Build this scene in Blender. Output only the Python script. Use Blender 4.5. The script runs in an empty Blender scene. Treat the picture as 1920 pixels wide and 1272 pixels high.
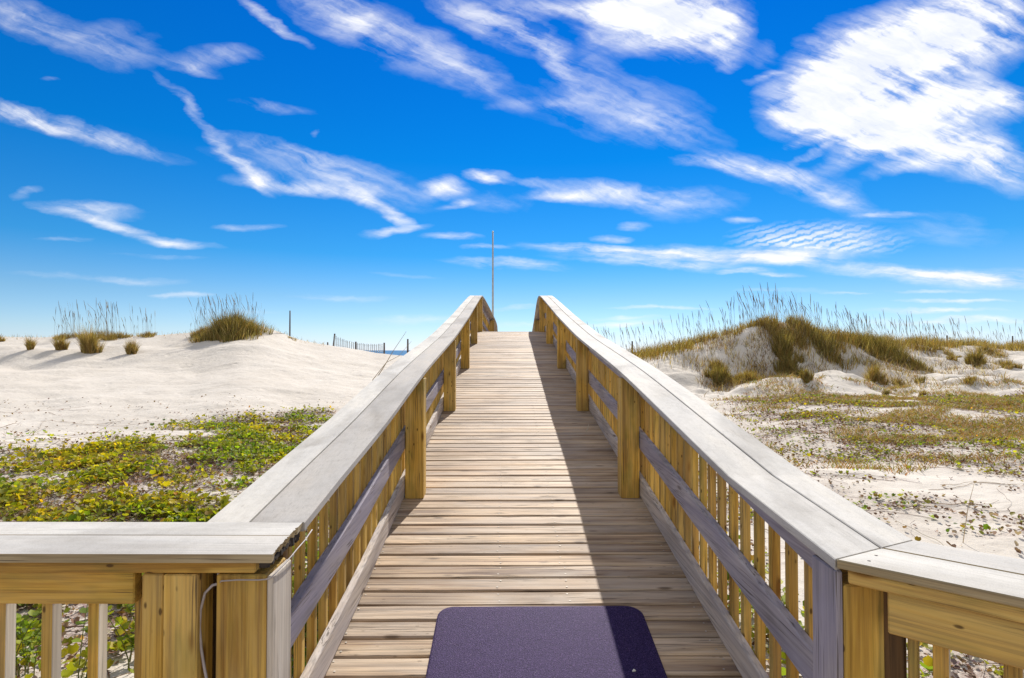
import bpy, bmesh, math, random
import numpy as np
from mathutils import Vector, Matrix, Quaternion, noise as mnoise

R = math.radians
rng = np.random.default_rng(7)
random.seed(7)
C = bpy.context.scene.collection
EYE = 2.2          # eye height above the sand next to the landing
F = 1040.0         # focal length, in units of a 1920 wide picture
VX, VY = 949.0, 657.0

# ------------------------------------------------------------------ helpers
def link(o, parent=None):
    C.objects.link(o)
    if parent is not None:
        o.parent = parent
    return o

def tag(o, label=None, cat=None, group=None, kind=None):
    if label: o['label'] = label
    if cat: o['category'] = cat
    if group: o['group'] = group
    if kind: o['kind'] = kind
    return o

def empty(name, loc=(0, 0, 0), rz=0.0):
    o = bpy.data.objects.new(name, None)
    o.location = loc
    o.rotation_euler = (0, 0, rz)
    o.empty_display_size = 0.1
    return link(o)

class MB:
    """collects faces, builds one mesh"""
    def __init__(s):
        s.v = []; s.f = []; s.m = []; s.smooth = []
    def add(s, vs, fs, mi=0, smooth=False):
        b = len(s.v)
        s.v.extend([tuple(p) for p in vs])
        for f in fs:
            s.f.append([i + b for i in f]); s.m.append(mi); s.smooth.append(smooth)
    def box(s, x0, x1, y0, y1, z0, z1, bev=0.004, mi=0):
        """box with all vertical-section edges chamfered"""
        b = min(bev, (x1-x0)*.3, (y1-y0)*.3, (z1-z0)*.3)
        bm = bmesh.new()
        bmesh.ops.create_cube(bm, size=1.0)
        for v in bm.verts:
            v.co = ((x0+x1)/2 + v.co.x*(x1-x0), (y0+y1)/2 + v.co.y*(y1-y0), (z0+z1)/2 + v.co.z*(z1-z0))
        if b > 0:
            bmesh.ops.bevel(bm, geom=list(bm.edges), offset=b, segments=1, affect='EDGES')
        bm.verts.index_update()
        s.add([v.co[:] for v in bm.verts], [[v.index for v in f.verts] for f in bm.faces], mi)
        bm.free()
    def sweep(s, path, sec, mi=0, cap=True, smooth=False):
        """path: list of (origin, axisU, axisV); sec: closed list of (u, v)"""
        n = len(sec); b = []
        for (o, U, V) in path:
            for (u, v) in sec:
                b.append(o + U*u + V*v)
        fs = []
        for k in range(len(path)-1):
            for i in range(n):
                j = (i+1) % n
                fs.append([k*n+i, k*n+j, (k+1)*n+j, (k+1)*n+i])
        if cap:
            fs.append(list(range(n))[::-1])
            fs.append([(len(path)-1)*n + i for i in range(n)])
        s.add(b, fs, mi, smooth)
    def tube(s, pts, r, n=8, mi=0):
        pts = [Vector(p) for p in pts]
        path = []
        up = Vector((0.13, 0.31, 0.94))
        for i, p in enumerate(pts):
            t = (pts[min(i+1, len(pts)-1)] - pts[max(i-1, 0)]).normalized()
            U = t.cross(up)
            if U.length < 1e-3: U = t.cross(Vector((1, 0, 0)))
            U.normalize(); V = U.cross(t).normalized()
            rr = r[i] if isinstance(r, (list, tuple)) else r
            path.append((p, U*rr, V*rr))
        s.sweep(path, [(math.cos(2*math.pi*k/n), math.sin(2*math.pi*k/n)) for k in range(n)], mi, True, True)
    def build(s, name, mats, parent=None):
        me = bpy.data.meshes.new(name)
        me.from_pydata(s.v, [], s.f)
        for m in (mats if isinstance(mats, (list, tuple)) else [mats]):
            me.materials.append(m)
        me.polygons.foreach_set('material_index', s.m)
        me.polygons.foreach_set('use_smooth', s.smooth)
        me.update()
        bm = bmesh.new(); bm.from_mesh(me)
        bmesh.ops.recalc_face_normals(bm, faces=bm.faces)
        bm.to_mesh(me); bm.free()
        return link(bpy.data.objects.new(name, me), parent)

def rect(u0, u1, v0, v1, b=0.004):
    return [(u0+b, v0), (u1-b, v0), (u1, v0+b), (u1, v1-b), (u1-b, v1), (u0+b, v1), (u0, v1-b), (u0, v0+b)]

def fast_mesh(name, verts, faces_flat, loop_starts, loop_totals, mat, col=None, smooth=False):
    me = bpy.data.meshes.new(name)
    me.vertices.add(len(verts)); me.vertices.foreach_set('co', np.asarray(verts, dtype=np.float32).ravel())
    me.loops.add(len(faces_flat)); me.loops.foreach_set('vertex_index', np.asarray(faces_flat, dtype=np.int32))
    me.polygons.add(len(loop_starts))
    me.polygons.foreach_set('loop_start', np.asarray(loop_starts, dtype=np.int32))
    me.polygons.foreach_set('loop_total', np.asarray(loop_totals, dtype=np.int32))
    if smooth:
        me.polygons.foreach_set('use_smooth', np.ones(len(loop_starts), dtype=bool))
    me.update(calc_edges=True)
    if col is not None:
        a = me.color_attributes.new('tint', 'FLOAT_COLOR', 'POINT')
        c4 = np.ones((len(verts), 4), dtype=np.float32); c4[:, :3] = col
        a.data.foreach_set('color', c4.ravel())
    me.materials.append(mat)
    return me

# ------------------------------------------------------------------ node helpers
def new_mat(name):
    m = bpy.data.materials.new(name); m.use_nodes = True
    nt = m.node_tree
    b = nt.nodes['Principled BSDF']
    return m, nt, b
def N(nt, t, **kw):
    n = nt.nodes.new(t)
    for k, v in kw.items():
        if k.startswith('i_'):
            n.inputs[int(k[2:]) if k[2:].isdigit() else k[2:]].default_value = v
        else:
            setattr(n, k, v)
    return n
def ramp(nt, fac, stops, interp='LINEAR'):
    n = nt.nodes.new('ShaderNodeValToRGB'); n.color_ramp.interpolation = interp
    e = n.color_ramp.elements
    while len(e) > 1: e.remove(e[-1])
    e[0].position = stops[0][0]; e[0].color = (*stops[0][1], 1)
    for p, c in stops[1:]:
        k = e.new(p); k.color = (*c, 1)
    nt.links.new(fac, n.inputs[0]); return n.outputs[0]
def mixc(nt, fac, a, b, mode='MIX'):
    n = nt.nodes.new('ShaderNodeMix'); n.data_type = 'RGBA'; n.blend_type = mode
    for idx, x in ((0, fac), (6, a), (7, b)):
        if hasattr(x, 'links') or hasattr(x, 'is_output'): nt.links.new(x, n.inputs[idx])
        elif idx == 0: n.inputs[0].default_value = x
        else: n.inputs[idx].default_value = (*x, 1)
    return n.outputs[2]
def math_(nt, op, a, b=None, c=None, clamp=False):
    n = nt.nodes.new('ShaderNodeMath'); n.operation = op; n.use_clamp = clamp
    for i, x in enumerate((a, b, c)):
        if x is None: continue
        if hasattr(x, 'is_output'): nt.links.new(x, n.inputs[i])
        else: n.inputs[i].default_value = x
    return n.outputs[0]
def noise_(nt, vec, scale, detail=4, rough=.55, dist=0.0):
    n = nt.nodes.new('ShaderNodeTexNoise')
    n.inputs['Scale'].default_value = scale; n.inputs['Detail'].default_value = detail
    n.inputs['Roughness'].default_value = rough; n.inputs['Distortion'].default_value = dist
    nt.links.new(vec, n.inputs['Vector']); return n.outputs[0]

def wood(name, axis, base, dark, light, knot=(.10, .05, .02), knots=1.0, streak=1.0, rough=.75, bump=.35,
         weather=None, weather_amt=0.0, per_island=False, green=0.0, axis_len=1.0, checks=1.0, pits=0.0, spec=.3, speckle=0.0):
    """sawn timber: grain stretched along one axis of the piece, checks, knots, blotches; shifts from piece to piece"""
    m, nt, bs = new_mat(name)
    tc = N(nt, 'ShaderNodeTexCoord')
    oi = N(nt, 'ShaderNodeObjectInfo')
    geo = N(nt, 'ShaderNodeNewGeometry')
    rnd = math_(nt, 'ADD', oi.outputs['Random'], geo.outputs['Random Per Island']) if per_island else oi.outputs['Random']
    off = N(nt, 'ShaderNodeCombineXYZ')
    for i, k in enumerate((37.0, 53.0, 71.0)):
        nt.links.new(math_(nt, 'MULTIPLY', rnd, k), off.inputs[i])
    av = N(nt, 'ShaderNodeVectorMath', operation='ADD')
    nt.links.new(tc.outputs['Object'], av.inputs[0]); nt.links.new(off.outputs[0], av.inputs[1])
    def stretched(al, ac):
        mp = N(nt, 'ShaderNodeMapping'); nt.links.new(av.outputs[0], mp.inputs[0])
        s = [ac, ac, ac]; s[axis] = al
        mp.inputs['Scale'].default_value = s
        return mp.outputs[0]
    fine = noise_(nt, stretched(2.2*axis_len, 95), 1.0, 5, .6, .3)
    mid = noise_(nt, stretched(.8*axis_len, 22), 1.0, 4, .55, 1.2)
    blot = noise_(nt, stretched(1.3, 3.5), 1.0, 3, .5, .6)
    col = ramp(nt, mid, [(.28, dark), (.5, base), (.74, light)])
    f1 = ramp(nt, fine, [(.34, (.48, .48, .48)), (.52, (1, 1, 1)), (.8, (1.15, 1.15, 1.15))])
    col = mixc(nt, .75*streak, col, f1, 'MULTIPLY')
    b1 = ramp(nt, blot, [(.32, (.60, .58, .56)), (.5, (.98, .98, .98)), (.72, (1.16, 1.13, 1.08))])
    col = mixc(nt, .8, col, b1, 'MULTIPLY')
    # piece to piece
    wn = N(nt, 'ShaderNodeTexWhiteNoise', noise_dimensions='1D'); nt.links.new(rnd, wn.inputs['W'])
    pp = ramp(nt, wn.outputs[0], [(0, (.66, .62, .60)), (.5, (.97, .96, .96)), (1, (1.2, 1.18, 1.14))])
    col = mixc(nt, .8, col, pp, 'MULTIPLY')
    if weather is not None:
        w = noise_(nt, stretched(.9, 5), 1.0, 4, .6, .8)
        wf = math_(nt, 'MULTIPLY', ramp_f(nt, w, .35, .65), weather_amt)
        col = mixc(nt, wf, col, weather)
    if green > 0:
        g = noise_(nt, stretched(1.6, 4), 1.7, 3, .6)
        col = mixc(nt, math_(nt, 'MULTIPLY', ramp_f(nt, g, .5, .72), green), col, (.16, .18, .03))
    if speckle > 0:
        sp = noise_(nt, av.outputs[0], 260, 3, .7); s2 = noise_(nt, av.outputs[0], 22, 4, .65)
        col = mixc(nt, speckle, col, ramp(nt, sp, [(.34, (.66, .65, .64)), (.5, (1, 1, 1)), (.68, (1.18, 1.18, 1.18))]), 'MULTIPLY')
        col = mixc(nt, speckle, col, ramp(nt, s2, [(.34, (.80, .79, .77)), (.52, (1, 1, 1))]), 'MULTIPLY')
    # knots
    vo = N(nt, 'ShaderNodeTexVoronoi'); vo.feature = 'F1'
    nt.links.new(stretched(2.6, 9), vo.inputs['Vector']); vo.inputs['Scale'].default_value = 1.0
    kf = math_(nt, 'MULTIPLY', ramp_f(nt, vo.outputs['Distance'], .16, .05), knots)
    col = mixc(nt, kf, col, knot)
    # checks (fine cracks along the grain)
    ck = noise_(nt, stretched(3.0, 150), 1.0, 2, .5, 0)
    cm = noise_(nt, stretched(2.0, 6), 1.0, 2, .5, 0)
    cf = math_(nt, 'MULTIPLY', math_(nt, 'MULTIPLY', ramp_f(nt, ck, .60, .66), ramp_f(nt, cm, .46, .58)), checks)
    col = mixc(nt, math_(nt, 'MULTIPLY', cf, .7), col, (.06, .045, .03))
    if pits > 0:     # nail holes, resin specks
        pv = N(nt, 'ShaderNodeTexVoronoi'); pv.feature = 'F1'; nt.links.new(stretched(7, 16), pv.inputs['Vector'])
        pv.inputs['Scale'].default_value = 1.6
        pn = noise_(nt, stretched(4, 9), 1.0, 2, .5)
        pf = math_(nt, 'MULTIPLY', ramp_f(nt, pv.outputs['Distance'], .17, .08), ramp_f(nt, pn, .47, .55))
        col = mixc(nt, math_(nt, 'MULTIPLY', pf, pits), col, (.07, .035, .01))
    nt.links.new(col, bs.inputs['Base Color'])
    bs.inputs['Roughness'].default_value = rough
    bs.inputs['Specular IOR Level'].default_value = spec
    hgt = math_(nt, 'SUBTRACT', math_(nt, 'ADD', math_(nt, 'MULTIPLY', fine, .6), mid), math_(nt, 'MULTIPLY', cf, .8))
    bp = N(nt, 'ShaderNodeBump'); bp.inputs['Strength'].default_value = bump; bp.inputs['Distance'].default_value = .004
    nt.links.new(hgt, bp.inputs['Height']); nt.links.new(bp.outputs[0], bs.inputs['Normal'])
    return m

def ramp_f(nt, x, a, b):
    n = nt.nodes.new('ShaderNodeMapRange'); n.interpolation_type = 'SMOOTHSTEP'; n.clamp = True
    if a < b:
        n.inputs[1].default_value, n.inputs[2].default_value, n.inputs[3].default_value, n.inputs[4].default_value = a, b, 0, 1
    else:
        n.inputs[1].default_value, n.inputs[2].default_value, n.inputs[3].default_value, n.inputs[4].default_value = b, a, 1, 0
    nt.links.new(x, n.inputs[0]); return n.outputs[0]

# treated pine, golden
PINE = dict(base=(.66, .405, .075), dark=(.33, .165, .028), light=(.80, .56, .15), knot=(.20, .09, .012), knots=.9,
            weather=(.50, .40, .22), weather_amt=.28, green=.40, pits=.85, bump=.5)
pine_x = wood('pine_along_x', 0, **PINE)
pine_z = wood('pine_upright', 2, **PINE)
# weathered silver grey; its lavender paints in the blue skylit shade
GREY = dict(base=(.42, .385, .40), dark=(.27, .25, .275), light=(.52, .48, .48), knot=(.12, .09, .08), knots=.7,
            weather=(.30, .28, .38), weather_amt=.55, streak=.9)
grey_y = wood('grey_board_along_y', 1, **GREY)
grey_z = wood('grey_board_upright', 2, **GREY)
toe_y = wood('toe_board_wood', 1, base=(.56, .49, .42), dark=(.40, .33, .27), light=(.66, .60, .54), knots=.8,
             weather=(.38, .36, .40), weather_amt=.4)
pale_z = wood('sunlit_face_pale', 2, base=(.74, .69, .60), dark=(.58, .52, .44), light=(.82, .78, .70), knots=.3, streak=.5)  # pale tone paints direct sun onto side faces
dark_z = wood('gap_shade_timber', 2, base=(.16, .09, .035), dark=(.08, .045, .02), light=(.24, .14, .06), knots=.3)  # dark tone paints the shade deep in the gaps between posts
deck_m = wood('deck_planks', 0, base=(.50, .355, .22), dark=(.20, .115, .068), light=(.68, .53, .37), knot=(.13, .085, .05),
              knots=.85, weather=(.50, .44, .38), weather_amt=.4, per_island=True, bump=.8, axis_len=.8, pits=.4, rough=.66, spec=.42)
def cap_mat(name, axis):
    return wood(name, axis, base=(.605, .58, .53), dark=(.56, .535, .485), light=(.645, .62, .57), knots=0.0, streak=.16,
                rough=.8, bump=.08, weather=(.42, .42, .42), weather_amt=.3, checks=0.25, speckle=.4, pits=.15)
cap_y = cap_mat('cap_board_along_y', 1)
cap_x = cap_mat('cap_board_along_x', 0)
cap_edge = wood('cap_board_raw_edge', 0, base=(.46, .37, .22), dark=(.33, .24, .13), light=(.55, .46, .30), knots=0.3, rough=.8)

def plain(name, col, rough=.6, metal=0.0, var=.25, scale=12, bump=0.0):
    m, nt, bs = new_mat(name)
    tc = N(nt, 'ShaderNodeTexCoord')
    n = noise_(nt, tc.outputs['Object'], scale, 4, .6)
    c = ramp(nt, n, [(.3, tuple(x*(1-var) for x in col)), (.7, tuple(min(1, x*(1+var)) for x in col))])
    nt.links.new(c, bs.inputs['Base Color'])
    bs.inputs['Roughness'].default_value = rough; bs.inputs['Metallic'].default_value = metal
    if bump > 0:
        bp = N(nt, 'ShaderNodeBump'); bp.inputs['Strength'].default_value = bump; bp.inputs['Distance'].default_value = .003
        nt.links.new(n, bp.inputs['Height']); nt.links.new(bp.outputs[0], bs.inputs['Normal'])
    return m

def leaf_mat(name, trans=.45, rough=.55):
    m, nt, bs = new_mat(name)
    at = N(nt, 'ShaderNodeVertexColor', layer_name='tint')
    nt.links.new(at.outputs[0], bs.inputs['Base Color'])
    bs.inputs['Roughness'].default_value = rough; bs.inputs['Specular IOR Level'].default_value = .25
    tr = N(nt, 'ShaderNodeBsdfTranslucent')
    t2 = mixc(nt, 1.0, at.outputs[0], (1.5, 1.6, .55), 'MULTIPLY')
    nt.links.new(t2, tr.inputs[0])
    mx = N(nt, 'ShaderNodeMixShader'); mx.inputs[0].default_value = trans
    nt.links.new(bs.outputs[0], mx.inputs[1]); nt.links.new(tr.outputs[0], mx.inputs[2])
    nt.links.new(mx.outputs[0], nt.nodes['Material Output'].inputs[0])
    return m
leaf_m = leaf_mat('vine_leaf')
grass_m = leaf_mat('dune_grass_blade', .25, .6)
dry_m = leaf_mat('dry_litter', .15, .8)

# ------------------------------------------------------------------ terrain
def sm(t):
    t = np.clip(t, 0, 1); return t*t*(3-2*t)
CX = np.array([-3500, -600, -100, 30, 90, 150, 220, 300, 370, 410, 450, 490, 530, 560, 600, 650, 700, 760, 850, 950, 1100, 1203, 1250, 1300, 1378, 1410, 1440, 1480, 1516, 1578, 1650, 1745, 1920, 2400, 5000.])
CY = np.array([640, 632, 631, 632, 633, 629, 631, 629, 624, 613, 606, 611, 624, 636, 645, 652, 661, 668, 672, 672, 671, 669, 661, 648, 626, 612, 604, 605, 616, 636, 643, 648, 655, 650, 640.])
DX = np.array([-3500, 700, 949, 1203, 1420, 1600, 1920, 5000.])
DD = np.array([33, 33, 30, 28, 26, 28, 36, 40.])
BX = np.array([-3500, 0, 300, 700, 949, 1150, 1250, 1400, 1600, 1920, 5000.])
BD = np.array([13.5, 13.5, 14, 15, 15, 16, 20, 22.6, 23.0, 21.5, 21.])
BH = np.array([-1.95, -1.95, -1.9, -1.9, -1.9, -1.85, -1.75, -1.62, -1.62, -1.55, -1.55])
def vnoise(x, y, s, seed=0):
    """smooth value noise on arrays"""
    x = x*s + seed*17.3; y = y*s + seed*9.1
    xi = np.floor(x).astype(np.int64); yi = np.floor(y).astype(np.int64)
    xf = x-xi; yf = y-yi
    def h(a, b):
        n = (a*374761393 + b*668265263 + seed*1442695) & 0x7fffffff
        n = ((n ^ (n >> 13))*1274126177) & 0x7fffffff
        return ((n ^ (n >> 16)) & 0xffff)/65535.0
    u = xf*xf*(3-2*xf); v = yf*yf*(3-2*yf)
    return (h(xi, yi)*(1-u)+h(xi+1, yi)*u)*(1-v) + (h(xi, yi+1)*(1-u)+h(xi+1, yi+1)*u)*v
def fbm(x, y, s, o=4, seed=0):
    r = 0; a = .5; t = 0
    for k in range(o):
        r = r + a*vnoise(x, y, s*2**k, seed+k); t += a; a *= .5
    return r/t
BUMPS = [  # x, y, radius x, radius y, height : hummocks on the dune
    (-22.8, 27.2, 1.8, 1.1, .35), (-19.8, 28.5, 1.5, 1.0, .35), (-25.8, 28.5, 1.9, 1.2, .30), (-17.0, 27.5, 1.5, 1.2, .25), (-21.2, 24.6, 1.4, .9, -.22), (-24.4, 25.2, 1.6, .9, -.22), (-17.8, 24.8, 1.3, .9, -.18), (-12.0, 27.0, 2.5, 1.0, .2), (-13.5, 23.0, 2.5, 1.2, -.15),
    (11.3, 21.8, 2.4, 1.3, .45), (13.6, 23, 1.2, 1.5, .5), (19.5, 22.5, 2.0, 1.3, .5), (17.0, 24.5, 1.5, 1.5, .3),
    (24.0, 25.0, 2.5, 1.5, .45), (27.5, 28.0, 2.5, 1.5, .35)]
def ground_h(x, y):
    """height relative to the eye"""
    x = np.asarray(x, dtype=float); y = np.asarray(y, dtype=float)
    yy = np.maximum(y, 6.0)
    px = VX + F*x/yy
    D = np.interp(px, DX, DD); B = np.interp(px, BX, BD)
    crest = (VY-np.interp(px, CX, CY))/F*D
    bh = np.interp(px, BX, BH)
    near = -2.2 + (bh+2.2)*sm((y-4)/(B-4))
    t = (y-B)/(D-B)
    left = px < 1150
    prof = np.where(left, np.clip(t, 0, 1)**1.05*(1-.18*np.sin(np.pi*np.clip(t, 0, 1))), sm(np.clip(t, 0, 1)*1.02))
    h = np.where(y < B, near, bh + (crest-bh)*prof)
    back = crest - np.maximum(y-D, 0)*.22
    h = np.where(y > D, np.maximum(back, -3.0-np.maximum(y-60, 0)*.03), h)
    for (bx, by, rx, ry, bz) in BUMPS:
        h = h + bz*np.exp(-((x-bx)/rx)**2-((y-by)/ry)**2)
    n = (fbm(x, y, .35, 3, 3)-.5)*.28*sm((y-3)/8) + (fbm(x, y, 1.6, 3, 11)-.5)*.13
    fade = 1-.75*np.exp(-((y-D)/3.0)**2)
    rough = np.where(px > 1240, 1.0, .0)*sm((y-19)/2)*(1-sm((y-D)/3))
    h = h + n*fade + (fbm(x, y, .9, 4, 23)-.5)*.75*rough*(.3+.7*fade)
    return h
def spot(px, py, dmin=2.0, dmax=60.0, dx=0.0):
    """where the sight line through a point of the photo meets the sand"""
    u = (px-VX)/F; v = (VY-py)/F
    d = np.linspace(dmin, dmax, 3000)
    g = ground_h(u*d, d)
    hit = np.nonzero(g >= v*d)[0]
    k = hit[0] if len(hit) else 2999
    return u*d[k], d[k], g[k]
def gz(x, y):
    return float(ground_h(np.array([x]), np.array([y]))[0]) + EYE
def grid_axis(lim0, lim1, fine, n):
    t = np.linspace(-1, 1, n); k = 3.2
    s = np.sinh(k*t)/np.sinh(k)
    return s
def make_ground():
    tx = np.linspace(-1, 1, 620); xs = np.sinh(5.2*tx)/np.sinh(5.2)*900
    ys = np.concatenate([np.linspace(-900, -60, 12), np.linspace(-50, 0, 30), np.linspace(.25, 14, 170), np.linspace(14.08, 40, 300), np.linspace(40.4, 75, 60)])
    X, Y = np.meshgrid(xs, ys)
    Z = ground_h(X, Y) + EYE
    Z = np.where(Y < 1, -2.2+EYE + (fbm(X, Y, .5, 3, 5)-.5)*.1, Z)
    nx, ny = len(xs), len(ys)
    v = np.stack([X, Y, Z], -1).reshape(-1, 3)
    i = np.arange(nx*ny).reshape(ny, nx)
    q = np.stack([i[:-1, :-1], i[:-1, 1:], i[1:, 1:], i[1:, :-1]], -1).reshape(-1, 4)
    m, nt, bs = new_mat('white_sand')
    tc = N(nt, 'ShaderNodeTexCoord'); P = tc.outputs['Object']
    big = noise_(nt, P, .5, 4, .55); midn = noise_(nt, P, 5, 5, .6, .4); fin = noise_(nt, P, 60, 3, .6)
    col = ramp(nt, big, [(.3, (.615, .56, .485)), (.7, (.69, .635, .56))])
    col = mixc(nt, .5, col, ramp(nt, midn, [(.3, (.86, .84, .82)), (.6, (1, 1, 1))]), 'MULTIPLY')
    col = mixc(nt, .5, col, ramp(nt, fin, [(.3, (.8, .78, .76)), (.55, (1, 1, 1))]), 'MULTIPLY')
    at = N(nt, 'ShaderNodeVertexColor', layer_name='tint')     # litter stained soil between the vines
    ls = noise_(nt, P, 14, 4, .7, .5)
    fac = math_(nt, 'MULTIPLY', math_(nt, 'POWER', at.outputs[0], .6), ramp_f(nt, ls, .38, .52))
    litter = ramp(nt, noise_(nt, P, 45, 3, .7), [(.3, (.11, .065, .06)), (.5, (.24, .16, .14)), (.7, (.42, .33, .29))])
    col = mixc(nt, math_(nt, 'MULTIPLY', fac, .85), col, litter)
    nt.links.new(col, bs.inputs['Base Color']); bs.inputs['Roughness'].default_value = .95
    bs.inputs['Specular IOR Level'].default_value = .1
    h = math_(nt, 'ADD', math_(nt, 'MULTIPLY', midn, 1.0), math_(nt, 'MULTIPLY', fin, .15))
    foot = N(nt, 'ShaderNodeTexVoronoi'); foot.feature = 'SMOOTH_F1'; foot.inputs['Scale'].default_value = 2.2
    nt.links.new(P, foot.inputs['Vector'])
    h = math_(nt, 'ADD', h, math_(nt, 'MULTIPLY', ramp_f(nt, foot.outputs['Distance'], .05, .3), .5))
    bp = N(nt, 'ShaderNodeBump'); bp.inputs['Strength'].default_value = .45; bp.inputs['Distance'].default_value = .07
    nt.links.new(h, bp.inputs['Height']); nt.links.new(bp.outputs[0], bs.inputs['Normal'])
    dens = cover_density(X, Y).reshape(-1)
    col3 = np.repeat(dens[:, None], 3, 1)
    me = fast_mesh('sand_ground', v, q.ravel(), np.arange(len(q))*4, np.full(len(q), 4), m, col3, True)
    o = link(bpy.data.objects.new('ground', me)); tag(o, kind='structure')
def cover_density(x, y):
    """how much of the sand the creeping vines cover, 0..1"""
    px = VX + F*x/np.maximum(y, 1.0)
    n = fbm(x, y*1.5, .55, 4, 41)
    n2 = fbm(x, y*2.2, 1.3, 3, 57)
    lim = np.interp(px, [-500, 0, 250, 450, 600, 900], [12.8, 12.8, 14.2, 15.8, 16.6, 16.8])
    L = sm((lim-y+2.5*(n-.5))/3.2)*np.clip(.42+2.3*(n-.42)+1.6*(n2-.45), 0.06, 1)
    band = sm((y-9.5)/2.5)*sm((20.3-y)/1.2)*sm((px-1330)/170)
    R_ = band*np.clip(.25+2.4*(n-.42), 0, 1)*.85 + sm((12.5-y)/3)*np.clip(1.6*(n-.48)+.4*(n2-.5), 0, .55) + sm((y-15)/2)*sm((20.3-y)/1)*sm((px-1700)/200)*.6
    R_ = R_ + sm((4.6-y)/1.5)*.5
    L = L*(.35+.65*sm((y-3.2)/2.5))
    side = np.where(x < 0, L, R_)
    side = np.where((x > -1.0) & (x < 1.2), 0, side)
    return np.clip(side, 0, 1)*(y > .3)
make_ground()

def water():
    m, nt, bs = new_mat('gulf_water')
    tc = N(nt, 'ShaderNodeTexCoord')
    mp = N(nt, 'ShaderNodeMapping'); mp.inputs['Scale'].default_value = (.12, .5, 1); nt.links.new(tc.outputs['Object'], mp.inputs[0])
    n = noise_(nt, mp.outputs[0], 1.0, 5, .6)
    nt.links.new(ramp(nt, n, [(.35, (.005, .07, .17)), (.7, (.02, .16, .30))]), bs.inputs['Base Color'])
    bs.inputs['Roughness'].default_value = .35
    bs.inputs['Specular IOR Level'].default_value = .25
    bp = N(nt, 'ShaderNodeBump'); bp.inputs['Strength'].default_value = .6; bp.inputs['Distance'].default_value = .3
    nt.links.new(n, bp.inputs['Height']); nt.links.new(bp.outputs[0], bs.inputs['Normal'])
    mb = MB()
    z = EYE-3.25
    xs = np.linspace(-9000, 9000, 9)
    ys = [60, 400, 2000, 9000]
    vs = [(x, y, z) for y in ys for x in xs]
    fs = [[j*9+i, j*9+i+1, (j+1)*9+i+1, (j+1)*9+i] for j in range(3) for i in range(8)]
    mb.add(vs, fs)
    tag(mb.build('sea', m), kind='structure')
water()

# ------------------------------------------------------------------ boardwalk profile
DY = np.array([-3, 1.2, 1.85, 4.5, 7.25, 10.0, 12.75, 15.0, 16.5, 17.6, 20.0, 24.0, 26.0])
DH = np.array([-1.655, -1.655, -1.645, -1.195, -.80, -.335, .15, .49, .565, .42, -.28, -1.45, -1.75])
KY = np.array([1.2, 1.7, 1.92, 4.5, 7.25, 10.0, 12.75, 15.0, 16.1, 17.0, 18.0, 20.0, 24.0])
KH = np.array([-.587, -.587, -.587, -.165, .185, .62, 1.10, 1.48, 1.60, 1.44, 1.12, .62, -.45])
def smooth_interp(q, xs, ys, w=.9):
    """straight runs between the points with eased joints; the first run starts straight from the corner"""
    q = float(q); ww = min(w, max(0.0, (q-1.95)), max(0.0, xs[-1]-q))
    t = q+np.linspace(-ww, ww, 13)
    k = 1-np.abs(np.linspace(-1, 1, 13))*.9
    return float((np.interp(t, xs, ys)*k).sum()/k.sum())
def deck_h(y): return float(smooth_interp(max(min(y, 26), -3), DY, DH)) if y > 1.85 else -1.655+max(0, (y-1.55))*0.0333
def cap_h(y): return float(smooth_interp(max(min(y, 24), 1.7), KY, KH)) if y > 1.7 else -.587
def veer(y, side):
    return 0.36*float(sm((y-15.8)/3.5))-.028*(1-float(sm((y-1.9)/1.4))) if side < 0 else 0.0

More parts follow.
